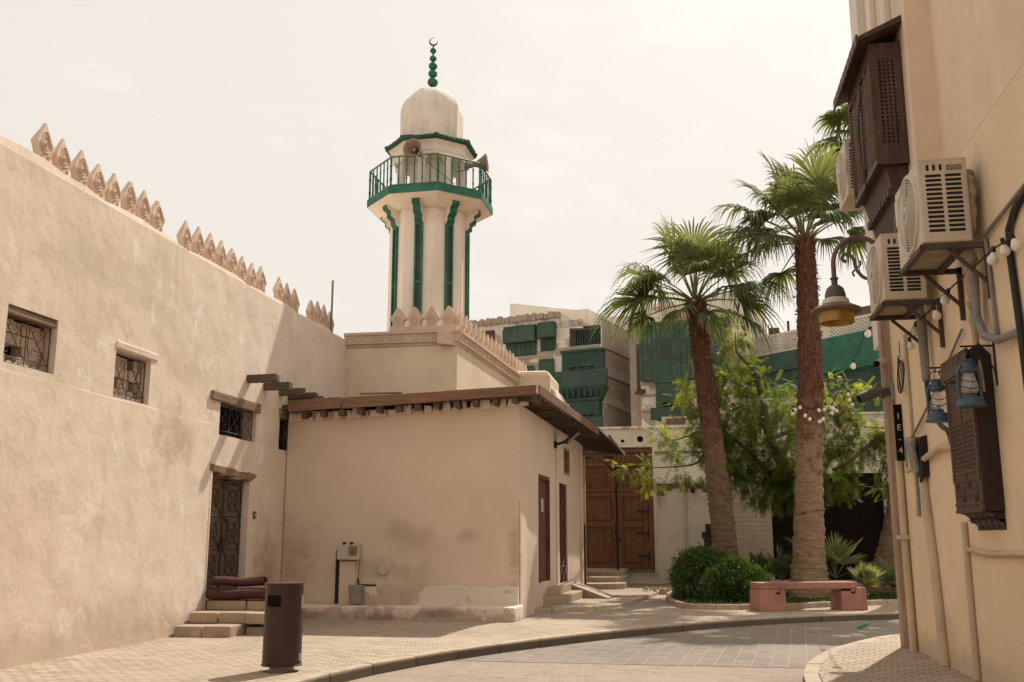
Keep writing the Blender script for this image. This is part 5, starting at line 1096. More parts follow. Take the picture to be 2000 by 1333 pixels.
def shutter(F, h, px0, py0, px1, py1, out, mat, boards=6, name='shutter', foot=True, body=.55):
    s0, s1, z0, z1 = F.rect(px0, py0, px1, py1, out); mb = MB(F.M); zm = z0+(z1-z0)*(1-body)
    mb.box(s0, s1, -.06, -.002, z0, z1); o = mb.build(name, M[mat], h)
    mb = MB(F.M); mb.box(s0-.05, s1+.05, -out, -.062, zm, z1-.25*(z1-z0)*.3); mb.build('box_panel', M[mat], o, bevel=.015)
    mb = MB(F.M)
    for k in range(boards): a = s0+(s1-s0)*k/boards; mb.box(a+.012, a+(s1-s0)/boards-.012, -.12, -.062, z0+.04, zm-.03)
    mb.build('boards', M[mat], o); mb = MB(F.M); mb.box(s0-.03, s1+.03, -out*.8, -.06, z1-.09, z1+.03); mb.build('head', M[mat], o, bevel=.01); return o
shutter(FA, hA, 983, 640, 1042, 691, .38, 'greenhi'); shutter(FA, hA, 1050, 631, 1080, 682, .38, 'greenhi'); shutter(FA, hA, 1000, 718, 1040, 760, .15, 'greenhi'); shutter(FA, hA, 1053, 703, 1080, 760, .12, 'greenhi')
s0, s1, z0, z1 = RA(941, 648, 966, 700); mb = MB(FA.M); mb.box(s0-1, s1, -.05, -.003, z0-.4, z1); o = mb.build('window', paint('brown_boards', (.13, .07, .05), .8, .4), hA)
mb = MB(FA.M)
for k in range(14):
    s = sT0+(sT1-sT0)*(k+.5)/14; mb.box(s-.02, s+.02, .04, .08, zT1, zT1+(zT0-zT1)*.82)
mb.box(sT0, sT1, .03, .09, zT1+(zT0-zT1)*.8, zT1+(zT0-zT1)*.88); mb.build('railing', M['greengrey'], hA)
mb = MB(FA.M); mb.box(sT0, sT1, .8, 1.19, zT1, zT0-.02); mb.build('loggia_back', paint('dim_boards', (.05, .06, .052), .8, .4), hA)
def bay(F, h, px0, py0, px1, py1, pxa, pya, pxb, pyb, mat, slats, corb=True, name='bay_window'):
    s0, s1, z0, z1 = F.rect(px0, py0, px1, py1, .45); a0, a1, c0, c1 = F.rect(pxa, pya, pxb, pyb, .62)
    mb = MB(F.M); mb.box(s0, s1, -.45, -.002, c0, z1); o = mb.build(name, M[mat], h)
    mb = MB(F.M)
    for k in range(slats): z = z0+(z1-z0)*k/slats; mb.hexa([(s0+.08, -.46, z), (s1-.08, -.46, z), (s1-.08, -.44, z+.02), (s0+.08, -.44, z+.02)], [(s0+.08, -.475, z+(z1-z0)/slats*.55), (s1-.08, -.475, z+(z1-z0)/slats*.55), (s1-.08, -.44, z+(z1-z0)/slats*.6), (s0+.08, -.44, z+(z1-z0)/slats*.6)])
    mb.build('slats', M[mat], o)
    mb = MB(F.M); mb.box(s0-.06, s1+.06, -.52, -.04, z1-.02, z1+.1); mb.build('head', M[mat], o, bevel=.02)
    mb = MB(F.M)
    for k in range(3): a = s0+(s1-s0)*(.2+.23*k); mb.box(a, a+(s1-s0)*.16, -.462, -.44, c1+.03, c1+.22)
    mb.build('opening', M['black'], o)
    mb = MB(F.M); mb.box(a0, a1, -.62, -.452, c0, c1); mb.build('apron', M['greengrey'], o, bevel=.015)
    if corb:
        mb = MB(F.M); mb.hexa([(s0+.2, -.3, c0-.7), (s1-.2, -.3, c0-.7), (s1-.2, -.01, c0-.7), (s0+.2, -.01, c0-.7)], [(a0+.1, -.6, c0-.004), (a1-.1, -.6, c0-.004), (a1-.1, -.01, c0-.004), (a0+.1, -.01, c0-.004)])
        for k in range(7): a = s0+(s1-s0)*k/7+.05; mb.box(a, a+.06, -.66, -.02, c0-.45, c0-.1)
        mb.build('corbels', M[mat], o)
    return o
bay(FA, hA, 1097, 690, 1176, 724, 1082, 727, 1185, 752, 'greenhi2', 8); bay(FA, hA, 1112, 784, 1170, 815, 1100, 818, 1176, 838, 'greenhi2', 6, False)
mb = MB(FA.M)
for (x0, y0, x1, y1) in ((980, 693, 1080, 697), (1003, 712, 1082, 715), (1085, 681, 1172, 687), (1115, 776, 1176, 782)):
    s0, s1, z0, z1 = RA(x0, y0, x1, y1); mb = MB(FA.M); mb.box(s0, s1, -.05, -.003, z0, z1, jit=.02); mb.build('timber_band', M['oldside'], hA)
mb = MB(FA.M); sP, zP = LA(978, 586); mb.hexa([(sP, 1.0, zA-.3), (sP+.2, 1.0, zA-.3), (sP+2.1, 7, zA-.3), (sP+1.9, 7, zA-.3)], [(sP, 1.0, zP), (sP+.2, 1.0, zP), (sP+2.1, 7, zP+.6), (sP+1.9, 7, zP+.6)])
mb.box(LA(1030, 605)[0], LA(1062, 605)[0], 5.5, 8, zA-.2, LA(1060, 598)[1]+1.0); mb.build('roof_wall', M['palewall'], hA)
# pale block behind joining the two houses
pbk = thing('pale_block', 'plain pale flat-roofed block rising behind the two old houses', 'building', (0, 54, 0))
a, b = AY(1100, 622, 54), AY(1300, 620, 54); mb = MB(); mb.box(a.x, b.x, 54, 60, 0, a.z); mb.build('wall', M['palewall'], pbk)
# ------------------------------------------------------------------ right old house with tall green bay
FB = Facade((-1.7, 44.5), R(-12)); hB = thing('old_house', 'old coral house with a tall green wooden bay behind the left palm', 'building', (1, 46, 0))
s0 = FB.loc(1228, 700)[0]; s1 = FB.loc(1432, 700)[0]; zt = FB.loc(1300, 585)[1]
mb = MB(FB.M); wall_grid(mb, FB.loc(1250, 700)[0], s1, 0, zt-.3, (), .1, 7); mb.build('wall', M['oldhouse'], hB)
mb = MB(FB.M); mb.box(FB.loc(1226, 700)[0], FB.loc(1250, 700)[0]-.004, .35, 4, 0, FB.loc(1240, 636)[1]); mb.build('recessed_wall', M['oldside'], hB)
a, b, c, d = FB.rect(1241, 672, 1249, 770, -.2); mb = MB(FB.M); mb.box(a, b, .3, .345, c, d); mb.build('window', M['pane'], hB)
a, b, c, d = FB.rect(1250, 640, 1425, 735, .35); mb = MB(FB.M); mb.box(a, b, -.35, -.003, c, d); big = mb.build('bay_window', M['greenhi'], hB)
mb = MB(FB.M); n = 9
for k in range(n+1): s = a+(b-a)*k/n; mb.box(s-.05, s+.05, -.39, -.35, c, d)
for z, h in ((c, .12), (c+(d-c)*.30, .07), (c+(d-c)*.72, .09), (d-.16, .16)): mb.box(a, b, -.385, -.352, z, z+h)
mb.box(a-.1, b+.1, -.5, -.03, d, d+.16); mb.build('framing', M['greenhi'], big, bevel=.012)
for k in range(n):
    s = a+(b-a)*(k+.5)/n; w_ = (b-a)/n*.28; mb = MB(FB.M); mb.box(s-w_, s+w_, -.366, -.351, c+(d-c)*.36, c+(d-c)*.66); mb.build('pane', M['pane'] if k in (2, 5) else M['oldpane'] if 'oldpane' in M else M.setdefault('oldpane', paint('grey_green_board', (.07, .095, .075), .7, .4)), big)
bay(FB, hB, 1280, 748, 1345, 780, 1270, 797, 1340, 818, 'greenhi', 4, False)
mb = MB(FB.M); 
for (x0, y0, x1, y1) in ((1252, 736, 1430, 743), (1252, 772, 1281, 774), (1252, 803, 1275, 805)): p = FB.rect(x0, y0, x1, y1); mb = MB(FB.M); mb.box(p[0], p[1], -.06, -.003, p[2], p[3], jit=.02); mb.build('timber_band', M['oldside'], hB)
a, b, c, d = FB.rect(1238, 755, 1254, 770, .6); mb = MB(FB.M); mb.hexa([(a, -.5, c), (b, -.5, c), (b, .3, c+.2), (a, .3, c+.2)], [(a, -.5, c+.06), (b, -.5, c+.06), (b, .3, d+.1), (a, .3, d+.1)]); mb.build('hood', M['darkwood'], hB)
FBs = Facade(FB.p+FB.u*s1, R(62)); mb = MB(FBs.M); q = FBs.loc(1496, 640)[0]; mb.box(.004, q, .0, 5, 0, zt+.1); sd_ = mb.build('side_wall', M['palewall'], hB)
mb = MB(FBs.M); mb.box(.0, q*.55, -.03, -.003, FBs.loc(1450, 690)[1]-2, FBs.loc(1450, 690)[1]); mb.build('brown_patch', M['oldside'], hB)
mb = MB(FBs.M)
for (u0, v0, u1, v1) in ((.3, -.2, q*.5, -2.4), (q*.4, -.3, q*.9, -2.6)): mb.tube([(u0, -.03, zt+v0), (u1, -.03, zt+v1)], .035, 4)
mb.build('cable', M['iron'], hB)
# ------------------------------------------------------------------ third house: pierced parapet and teal bay
pC = AY(1466, 690, 45.5); FC = Facade((pC.x, pC.y), R(-46)); hC = thing('old_house', 'old house with pierced white parapet and teal green boarded bays behind the tall palm', 'building', (6, 43, 0))
def RC(x0, y0, x1, y1, out=0): return FC.rect(x0, y0, x1, y1, out)
sE = FC.loc(1775, 700)[0]; zt = FC.loc(1600, 634)[1]; zb = FC.loc(1600, 676)[1]
mb = MB(FC.M); wall_grid(mb, 0, sE+3, 0, zb, (), .1, 6); mb.build('wall', M['whitewall'], hC)
tp = NT('pierced_brickwork'); p = tp.P('Object'); vv = tp.n.new('ShaderNodeTexVoronoi'); vv.inputs['Scale'].default_value = 1.0; vv.inputs['Randomness'].default_value = .35
tp.l.new(tp.map(p, (7.4, 7.4, 5.6)), vv.inputs['Vector']); hole = tp.ramp(vv.outputs['Distance'], .30, .36, 1, 0)
gate = tp.ramp(tp.noise(p, .55, 2), .36, .40)
c = tp.mix(tp.math('MULTIPLY', hole, gate), tp.mix(tp.ramp(tp.noise(p, 2, 6), .4, .7), (.62, .55, .47), (.5, .42, .34)), (.03, .025, .02)); M['pierced'] = tp.done(c, .9)
# parapet panel of bricks with real square openings in staggered rows
mb = MB(FC.M); n_s, n_z = 44, 6; L_ = sE+3; dz = (zt-zb)/n_z
mb.box(0, L_, .0, .18, zb+.002, zb+dz*.8); mb.box(0, L_, .0, .18, zt-dz*.7, zt)
mb.build('parapet_rail', M['palewall'], hC)
mb = MB(FC.M); ds = L_/(n_s*1.4); z0_, z1_ = zb+dz*.8, zt-dz*.7; rows = 8; dz = (z1_-z0_)/rows; ncol = int(L_/ds)
for j in range(rows):
    o_ = ds*.5*(j % 2); mb.box(0, L_, .02, .16, z0_+j*dz, z0_+j*dz+dz*.42)
    for i in range(ncol):
        s = i*ds+o_; solid = (7 < i % 14 < 10) or i < 1
        mb.box(s, s+ds*(1.0 if solid else .52), .025, .155, z0_+j*dz+dz*.42, z0_+(j+1)*dz)
mb.build('pierced_parapet', M['palewall'], hC)
mb = MB(FC.M); mb.box(0, L_, .5, .6, zb, zt-.1); mb.build('parapet_backing', paint('dim_backing', (.06, .05, .042), .9), hC)
def teal(px0, py0, px1, py1, mat='greenhi2', out=.35, name='green_bay', boards=8):
    s0, s1, z0, z1 = RC(px0, py0, px1, py1, out); mb = MB(FC.M); mb.box(s0, s1, -out, -.003, z0, z1); o = mb.build(name, M[mat], hC, bevel=.012)
    for k in range(boards+1): s = s0+(s1-s0)*k/boards; mb = MB(FC.M); mb.box(s-.02, s+.02, -out-.02, -out, z0+.03, z1-.03); mb.build('batten', M[mat], o)
    return o
teal(1606, 694, 1790, 652, boards=4) if False else None
o = teal(1606, 672, 1790, 726); o2 = teal(1600, 728, 1790, 765, 'greenhi2', .42); teal(1466, 712, 1598, 762, 'greenhi2', .5, boards=5); teal(1640, 790, 1790, 806, 'greenhi', .3, boards=3)
mb = MB(FC.M); s0, s1, z0, z1 = RC(1604, 664, 1790, 676, .6); mb.box(s0, s1, -.7, -.0, z0, z1); mb.hexa([(s0, -.7, z0-.45), (s1, -.7, z0-.45), (s1, -.36, z0-.6), (s0, -.36, z0-.6)], [(s0, -.72, z0-.004), (s1, -.72, z0-.004), (s1, -.3, z0-.004), (s0, -.3, z0-.004)]); mb.build('cornice', M['green'], hC)
mb = MB(FC.M); s0, s1, z0, z1 = RC(1466, 700, 1600, 712, .6); mb.box(s0, s1, -.65, -.0, z0, z1); mb.build('cornice', M['greenhi2'], hC, bevel=.02)
for k in range(5): px = 1619+k*21.5; s0, s1, z0, z1 = RC(px, 717, px+17, 727, .43); mb = MB(FC.M); mb.box(s0, s1, -.40, -.352, z0, z1); mb.build('opening', M['black'], o2)
mb = MB(FC.M); s0, s1, z0, z1 = RC(1604, 690, 1613, 735, .05); mb.box(s0-.1, s1+.1, -.05, -.003, z0-.6, z1); mb.build('pilaster', M['palewall'], hC)
# rooftop rail and post
q = AY(1504, 642, 46); rl = thing('roof_railing', 'rusty iron railing on the roof edge between the palms', 'railing', q); mb = MB()
for k in range(7): mb.box(q.x-.32+k*.12, q.x-.28+k*.12, 46, 46.04, q.z-.6, q.z+.38-.09*k)
mb.build('bars', M['iron'], rl); mb = MB(); mb.box(q.x-.05, q.x+.42, 46.1, 46.3, q.z-.6, q.z+.05); mb.build('panel', M['rustdoor'], rl)
q = AY(1540, 642, 45); mb = MB(); mb.box(q.x-.05, q.x+.05, 45, 45.1, q.z-.8, q.z+.35); tag(mb.build('roof_post', M['iron']), 'short dark iron post on the roof left of the tall palm', 'post')
# far roof strip behind the pierced parapet
mb = MB(); a, b = AY(1600, 612, 47), AY(1700, 600, 44); mb.hexa([(a.x, 47, a.z-1), (b.x+3, 43, a.z-1), (b.x+3, 44, a.z-1), (a.x, 48, a.z-1)], [(a.x, 47, a.z-.1), (b.x+3, 43, b.z+.4), (b.x+3, 44, b.z+.4), (a.x, 48, a.z-.1)]); mb.build('roof_edge', M['beam'], hC)
# ------------------------------------------------------------------ planter island
PK = spline([(5.9, 34, 0), (-.2, 31.5, 0), (-.62, 29.5, 0), (-.60, 26.6, 0), (-.36, 24.75, 0), (.05, 23.98, 0), (1.15, 23.90, 0), (2.33, 24.45, 0), (3.29, 25.28, 0), (5.27, 26.6, 0), (9.0, 28.2, 0)][1:], 7)
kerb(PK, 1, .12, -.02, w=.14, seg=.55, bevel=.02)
ins = offset(PK, .14); mb = sheet('', ins, [(9, 34.8), (.8, 34.8)], .09, None); tag(mb.build('soil', M['soil']), kind='structure')
def inpoly(x, y, poly):
    c = False; n = len(poly); j = n-1
    for i in range(n):
        if (poly[i][1] > y) != (poly[j][1] > y) and x < (poly[j][0]-poly[i][0])*(y-poly[i][1])/(poly[j][1]-poly[i][1])+poly[i][0]: c = not c
        j = i
    return c
poly = [(p.x, p.y) for p in ins]+[(9, 34.8), (.8, 34.8)]
# ------------------------------------------------------------------ leaf-sized geometry
def quads_from(base, ax, sd, L, W, nrm=None):
    """arrays of leaf quads: base point, axis, side, length, width -> rhombic leaf (4 corners)"""
    L = L[:, None]; W = W[:, None]
    v = np.stack([base, base+ax*L*.45+sd*W*.5, base+ax*L, base+ax*L*.45-sd*W*.5], axis=1); n = len(base)
    return v.reshape(-1, 3), np.arange(n*4).reshape(n, 4)
def unit(a): return a/np.maximum(1e-9, np.linalg.norm(a, axis=-1, keepdims=True))
def randdir(n): return unit(rng.normal(size=(n, 3)))
gp = []
while len(gp) < 9000:
    x, y = rng.uniform(-.7, 8), rng.uniform(23.8, 31)
    if inpoly(x, y, poly): gp.append((x, y, .09))
gp = np.array(gp); n = len(gp); ax = unit(rng.normal(size=(n, 3))*[.8, .8, .3]+[0, 0, .7]); sd = unit(np.cross(ax, randdir(n)))
V, F = quads_from(gp, ax, sd, rng.uniform(.05, .13, n), rng.uniform(.02, .05, n))
tag(npmesh('ground_cover', V, F, M['grass'], None, rng.uniform(0, 1, n)), kind='stuff')

# ------------------------------------------------------------------ fan palms
M['frond'] = leafmat('fan_palm_leaf', (.068, .094, .044), (.145, .175, .082), (.29, .30, .15), .42, .6)
M['petiole'] = paint('palm_petiole', (.15, .16, .06), .6, .3)
def fan(origin, d, side, up, petL, bl, nseg=34, spread=R(118), droop=.5, w=.05, tint=.5):
    """one costapalmate frond: bent petiole then a fan of drooping segments"""
    o = np.array(origin); d = np.array(d); side = np.array(side); up = np.array(up)
    Vs, Fs, Ts = [], [], []; b = 0
    hub = o+d*petL+np.array([0, 0, -1.])*.12*petL**2*(1-abs(d[2]))
    d2 = unit(d+np.array([0, 0, -.28])*(1-abs(d[2]))*1.0); up2 = unit(np.cross(side, d2)); 
    if up2[2] < 0: up2 = -up2
    st = np.array([0, .25, .5, .72, .88, 1.0])
    for i in range(nseg):
        f = (i/(nseg-1)*2-1); th = f*spread*(1+.03*rng.normal()); Ls = bl*(1-.26*abs(f)**2.2)*rng.uniform(.9, 1.05)
        cup = .18*abs(sin(th)); a = unit(d2*cos(th)+side*sin(th)+up2*(cup-.05))
        q = unit(-d2*sin(th)+side*cos(th)); half = w*.5
        ds = droop*(.7+.6*rng.random())
        pts = hub+a[None, :]*(st*Ls)[:, None]*(1-.13*ds*st**2)[:, None]+np.array([0, 0, -1.])[None, :]*(ds*Ls*np.clip(st-.38, 0, 1)**1.8*1.35)[:, None]
        wid = np.array([.012, half*.95*.9, half*1.05, half*.62, half*.34, .003])*(1 if True else 0)
        tw = unit(q+up2*rng.uniform(-.55, .55)); L_ = pts-tw[None, :]*wid[:, None]; R_ = pts+tw[None, :]*wid[:, None]
        Vs.append(np.stack([L_, R_], 1).reshape(-1, 3))
        for k in range(len(st)-1): Fs.append((b+2*k, b+2*k+1, b+2*k+3, b+2*k+2)); Ts.append(min(1, max(0, tint+rng.uniform(-.12, .12)+(.25 if k >= 3 else 0)*(rng.random() < .35))))
        b += 2*len(st)
    return np.concatenate(Vs), np.array(Fs), np.array(Ts), hub
def crown(parent, c, nf, petL, bl, el0=-38, el1=86, extra=(), w=.055, nseg=42, az0=0):
    AV, AF, AT = [], [], []; b = 0; pet = MB()
    for i in range(nf+len(extra)):
        if i < nf:
            f = (i+.5)/nf; el = R(el0+(el1-el0)*f**1.0+rng.uniform(-7, 7)); az = az0+i*2.39996+rng.uniform(-.2, .2)
            pl, b_ = petL*rng.uniform(.85, 1.15)*(1-.25*f), bl*rng.uniform(.88, 1.1)*(1-.12*f); tint = .18+.5*f+rng.uniform(-.15, .15); dr = 1.05-.55*f
        else: az, el, pl, b_, tint, dr = extra[i-nf]
        d = np.array([cos(el)*cos(az), cos(el)*sin(az), sin(el)]); s = unit(np.cross(d, [0, 0, 1.])); u = np.cross(s, d); r_ = rng.uniform(-.5, .5); s = s*cos(r_)+u*sin(r_); u = np.cross(s, d)
        o = np.array(c)+d*.12
        V, F, T, hub = fan(o, d, s, u, pl, b_, nseg, R(rng.uniform(95, 125)), dr, w, tint); AV.append(V); AF.append(F+b); AT.append(T); b += len(V)
        mid = (o+hub)/2+np.array([0, 0, .04*pl]); pet.tube([tuple(o), tuple(mid), tuple(hub)], [.035, .022, .016], 5)
    npmesh('crown', np.concatenate(AV), np.concatenate(AF), M['frond'], parent, np.concatenate(AT)); pet.build('stalks', M['petiole'], parent)
def barkmat(name, low, up, zsw, zband):
    t = NT(name); p = t.P(); z = t.sep(p)[2]; n1 = t.noise(p, 3.2, 7, .65); n2 = t.noise(t.map(p, (3, 3, 14)), 2.2, 6, .65); n3 = t.noise(t.map(p, (26, 26, 3)), 1, 4, .6); n4 = t.noise(p, 14, 6, .7)
    zz = t.math('ADD', z, t.math('MULTIPLY', t.math('SUBTRACT', n1, .5), zband*1.6)); f = t.ramp(zz, zsw-1.1, zsw+1.1)
    a = t.mix(t.ramp(n2, .38, .68), low, mul(low, .6)); a = t.mix(t.math('MULTIPLY', t.ramp(n1, .55, .7), .6), a, mul(low, .42))
    b = t.mix(t.ramp(n3, .35, .7), up, mul(up, .38)); b = t.mix(t.math('MULTIPLY', t.ramp(n2, .5, .7), .55), b, mul(up, .5))
    h = t.math('ADD', n2, t.math('MULTIPLY', n3, .6)); nb = t.bump(h, .9, .035); nb = t.bump(n4, .6, .012, nb)
    return t.done(t.mix(f, a, b), .95, nb)
def palm(label, path, rad, mat, name='palm_tree', group=None, skirt=True, fib=900):
    t = thing(name, label, 'palm tree', path[0], group); pts = spline(path, 26); n = len(pts)
    seg = 22; vs = []; rr = np.interp(np.linspace(0, 1, n), np.linspace(0, 1, len(rad)), rad)
    for i, p in enumerate(pts):
        for k in range(seg):
            a = 2*pi*k/seg; r = rr[i]*(1+.035*sin(i*2.1)+.03*sin(a*3+i*.7)+.02*sin(a*7+i*2.3)+.03*rng.normal()*.8); vs.append((p.x+r*cos(a), p.y+r*sin(a), p.z))
    F = [(i*seg+k, i*seg+(k+1) % seg, (i+1)*seg+(k+1) % seg, (i+1)*seg+k) for i in range(n-1) for k in range(seg)]
    npmesh('trunk', vs, F, mat, t, None, True); top = pts[-1]
    # dead leaf bases and fibres round the upper trunk
    i0 = int(n*.36); idx = rng.integers(i0, n, fib); prob = (idx-i0)/(n-i0); keep = rng.random(fib) < .35+.65*prob**2; idx = idx[keep]; m = len(idx)
    P_ = np.array([tuple(pts[i]) for i in idx]); a = rng.uniform(0, 2*pi, m); rad_ = np.stack([np.cos(a), np.sin(a), np.zeros(m)], 1)
    topw = ((idx/n) > .93)[:, None]
    base = P_+rad_*(rr[idx]*.97)[:, None]+np.stack([np.zeros(m), np.zeros(m), rng.uniform(-.08, .08, m)], 1); ax = unit(rad_*np.where(topw, .45, .22)+np.stack([np.zeros(m), np.zeros(m), np.where(topw[:, 0], 1.0, rng.uniform(-.9, .9, m))], 1)+rng.normal(size=(m, 3))*.25)
    sd = unit(np.cross(ax, rad_)); V, F = quads_from(base, ax, sd, rng.uniform(.08, .2, m)*np.where(topw[:, 0], 1.7, 1), rng.uniform(.02, .06, m))
    npmesh('leaf_bases', V, F, M['fibre'], t, rng.uniform(0, 1, m)); return t, top
M['fibre'] = leafmat('palm_fibre', (.075, .028, .016), (.135, .055, .03), (.24, .125, .065), .1, .9)
bk2 = barkmat('palm_bark_tall', (.31, .215, .14), (.165, .078, .05), 4.4, 2.6); bk1 = barkmat('palm_bark_left', (.215, .145, .095), (.135, .066, .043), 4.6, 2.6)
p2 = [AY(1580, 1172, 27.3), AY(1580, 1060, 27.3), AY(1580, 900, 27.3), AY(1583, 740, 27.4), AY(1578, 600, 27.5), AY(1571, 470, 27.5)]
t2, top2 = palm('taller palm with thick pale lower trunk, standing behind the pink bench', p2, [.56, .42, .37, .34, .33, .31, .28, .27], bk2, fib=1500)
p1 = [AY(1421, 1150, 29.2), AY(1415, 1060, 29.2), AY(1404, 960, 29.2), AY(1388, 830, 29.3), AY(1372, 700, 29.4), AY(1358, 592, 29.4)]
t1, top1 = palm('shorter leaning palm left of the tall one, rising out of the round bushes', p1, [.43, .36, .335, .32, .30, .285, .28, .31], bk1, fib=1300)
def A(px, py, c):   # azimuth/elevation from a crown centre towards a seen frond tip, in the plane facing the viewer
    q = AY(px, py, c.y); d = q-c; return d
ex1 = []; 
for (px, py, tn, dep) in ((1180, 595, .3, -.3), (1205, 520, .45, .2), (1285, 445, .65, .1), (1350, 420, .7, .3), (1225, 600, .5, -.6), (1395, 650, .75, -.4), (1500, 600, .3, -.2), (1535, 545, .25, .2), (1480, 520, .4, -.6), (1440, 470, .5, .5), (1300, 650, .6, -.9)):
    d = A(px, py-8, top1); L = d.length; d = (d.normalized()+Vector((0, dep, .12))).normalized(); ex1.append((math.atan2(d.y, d.x), math.asin(d.z), L*.56, L*.62+.2, tn, .9 if d.z < .6 else .45))
crown(t1, (top1.x, top1.y, top1.z+.02), 17, 1.5, 1.25, -6, 80, ex1, .066, az0=.5)
ex2 = []
for (px, py, tn, dep) in ((1390, 395, .35, -.1), (1440, 335, .5, .2), (1490, 300, .7, .0), (1545, 290, .75, .3), (1620, 285, .7, -.2), (1680, 390, .4, .4), (1400, 470, .25, -.3), (1450, 500, .3, -.6), (1660, 300, .6, .2), (1385, 430, .3, .3)):
    d = A(px, py-8, top2); L = d.length; d = (d.normalized()+Vector((0, dep, .12))).normalized(); ex2.append((math.atan2(d.y, d.x), math.asin(d.z), L*.52, L*.56+.2, tn, .95 if d.z < .6 else .5))
crown(t2, (top2.x, top2.y, top2.z-.05), 18, 1.42, 1.18, -2, 80, ex2, .066, az0=1.7)
p3 = [AY(1728, 1170, 30.4), AY(1742, 1080, 30.4), AY(1757, 980, 30.5), AY(1768, 860, 30.6), AY(1765, 600, 30.8), AY(1728, 265, 31)]
t3, top3 = palm('third palm with a broad leaning foot, mostly hidden behind the cream house', p3, [.62, .46, .36, .33, .31, .29, .27, .26], bk1, fib=500)
ex3 = [(R(170), R(10), 1.4, 1.3, .5, .9), (R(195), R(-15), 1.3, 1.2, .35, .9), (R(150), R(-5), 1.4, 1.2, .4, .9)]
crown(t3, (top3.x, top3.y, top3.z-.05), 30, 1.4, 1.25, -25, 74, ex3, .082, az0=.9)
# small palms in the bed
def small_palm(label, base, h, nf, bl, tint0):
    t = thing('small_fan_palm', label, 'plant', base, 'small fan palms in the planter'); AV, AF, AT = [], [], []; b = 0; pet = MB()
    for i in range(nf):
        el = R(rng.uniform(25, 88)); az = i*2.4+rng.uniform(-.3, .3); d = np.array([cos(el)*cos(az), cos(el)*sin(az), sin(el)]); s = unit(np.cross(d, [0, 0, 1.])); r_ = rng.uniform(-.8, .8); u = np.cross(s, d); s = s*cos(r_)+u*sin(r_); u = np.cross(s, d)
        o = np.array(base); V, F, T, hub = fan(o, d, s, u, h*rng.uniform(.35, 1), bl*rng.uniform(.7, 1.1), 18, R(rng.uniform(50, 85)), .18, .045, tint0+rng.uniform(-.2, .25)); AV.append(V); AF.append(F+b); AT.append(T); b += len(V); pet.tube([tuple(o), tuple(hub)], [.012, .008], 4)
    npmesh('foliage', np.concatenate(AV), np.concatenate(AF), M['frond'], t, np.concatenate(AT)); pet.build('stalks', M['petiole'], t)
small_palm('bright fan palm right behind the tall palm trunk, the tallest small one', tuple(AY(1632, 1130, 28.2)), .95, 11, .85, .7)
small_palm('bright low fan palm just right of the pink bench', tuple(AY(1692, 1150, 27.2)), .4, 13, .52, .8)
small_palm('shaded fan palm at the foot of the leaning trunk beside the cream house', tuple(AY(1745, 1155, 28.0)), .5, 12, .6, .45)
small_palm('spiky fan palm between the round bush and the tall trunk', tuple(AY(1528, 1135, 28.6)), .6, 11, .62, .3)
small_palm('dark spiky fan palm poking out of the right side of the bushes', tuple(AY(1480, 1120, 27.6)), .3, 11, .5, .1)
# ------------------------------------------------------------------ round bushes
M['bush'] = leafmat('bush_leaf', (.030, .060, .020), (.065, .115, .034), (.14, .185, .06), .28, .42)
def bush(label, blobs, n):
    t = thing('bush', label, 'bush', (blobs[0][0], blobs[0][1], .09), 'round bushes in the planter'); B = np.array(blobs); wts = (B[:, 3]**2); k = rng.choice(len(B), n, p=wts/wts.sum())
    dv = randdir(n); dv[:, 2] = np.where(dv[:, 2] < -.75, -dv[:, 2], dv[:, 2]); lump = 1+.15*np.sin(dv[:, 0]*9+k)*np.cos(dv[:, 2]*8+dv[:, 1]*7)
    rad = (rng.random(n)**.22)*lump; P_ = B[k, :3]+dv*rad[:, None]*B[k, 3:4]*np.array([1, 1, .92]); P_ += (rng.random(n) < .12)[:, None]*dv*rng.uniform(0, .16, n)[:, None]; P_[:, 2] = np.maximum(P_[:, 2], .1)
    ax = unit(dv*.8+rng.normal(size=(n, 3))*.55+[0, 0, .35]); sd = unit(np.cross(ax, randdir(n))); V, F = quads_from(P_, ax, sd, rng.uniform(.05, .115, n), rng.uniform(.025, .05, n))
    # twigs standing proud
    npmesh('foliage', V, F, M['bush'], t, np.clip(.25+.5*rng.random(n)*(.5+.5*rad)+.15*np.sin(P_[:, 0]*5+P_[:, 1]*3), 0, 1))
    mb = MB()
    for b in blobs: mb.tube([(b[0], b[1], .05), (b[0]+.05, b[1], b[2])], [.03, .015], 5); mb.tube([(b[0], b[1], .1), (b[0]-.2, b[1]+.1, b[2]+.1)], [.02, .01], 5)
    mb.build('stems', M['fibre'], t)
q = lambda px, py, y: tuple(AY(px, py, y))
bush('dark round bush in front, beside the left end of the pink bench', [(*q(1438, 1128, 25.6), .50), (*q(1405, 1145, 25.3), .42), (*q(1472, 1140, 25.5), .40), (*q(1440, 1155, 25.2), .42)], 9000)
bush('taller dark bush at the left tip of the planter', [(*q(1352, 1110, 26.2), .46), (*q(1375, 1105, 26.6), .48), (*q(1345, 1145, 25.9), .40), (*q(1400, 1115, 27), .5), (*q(1335, 1125, 26.3), .33)], 9000)
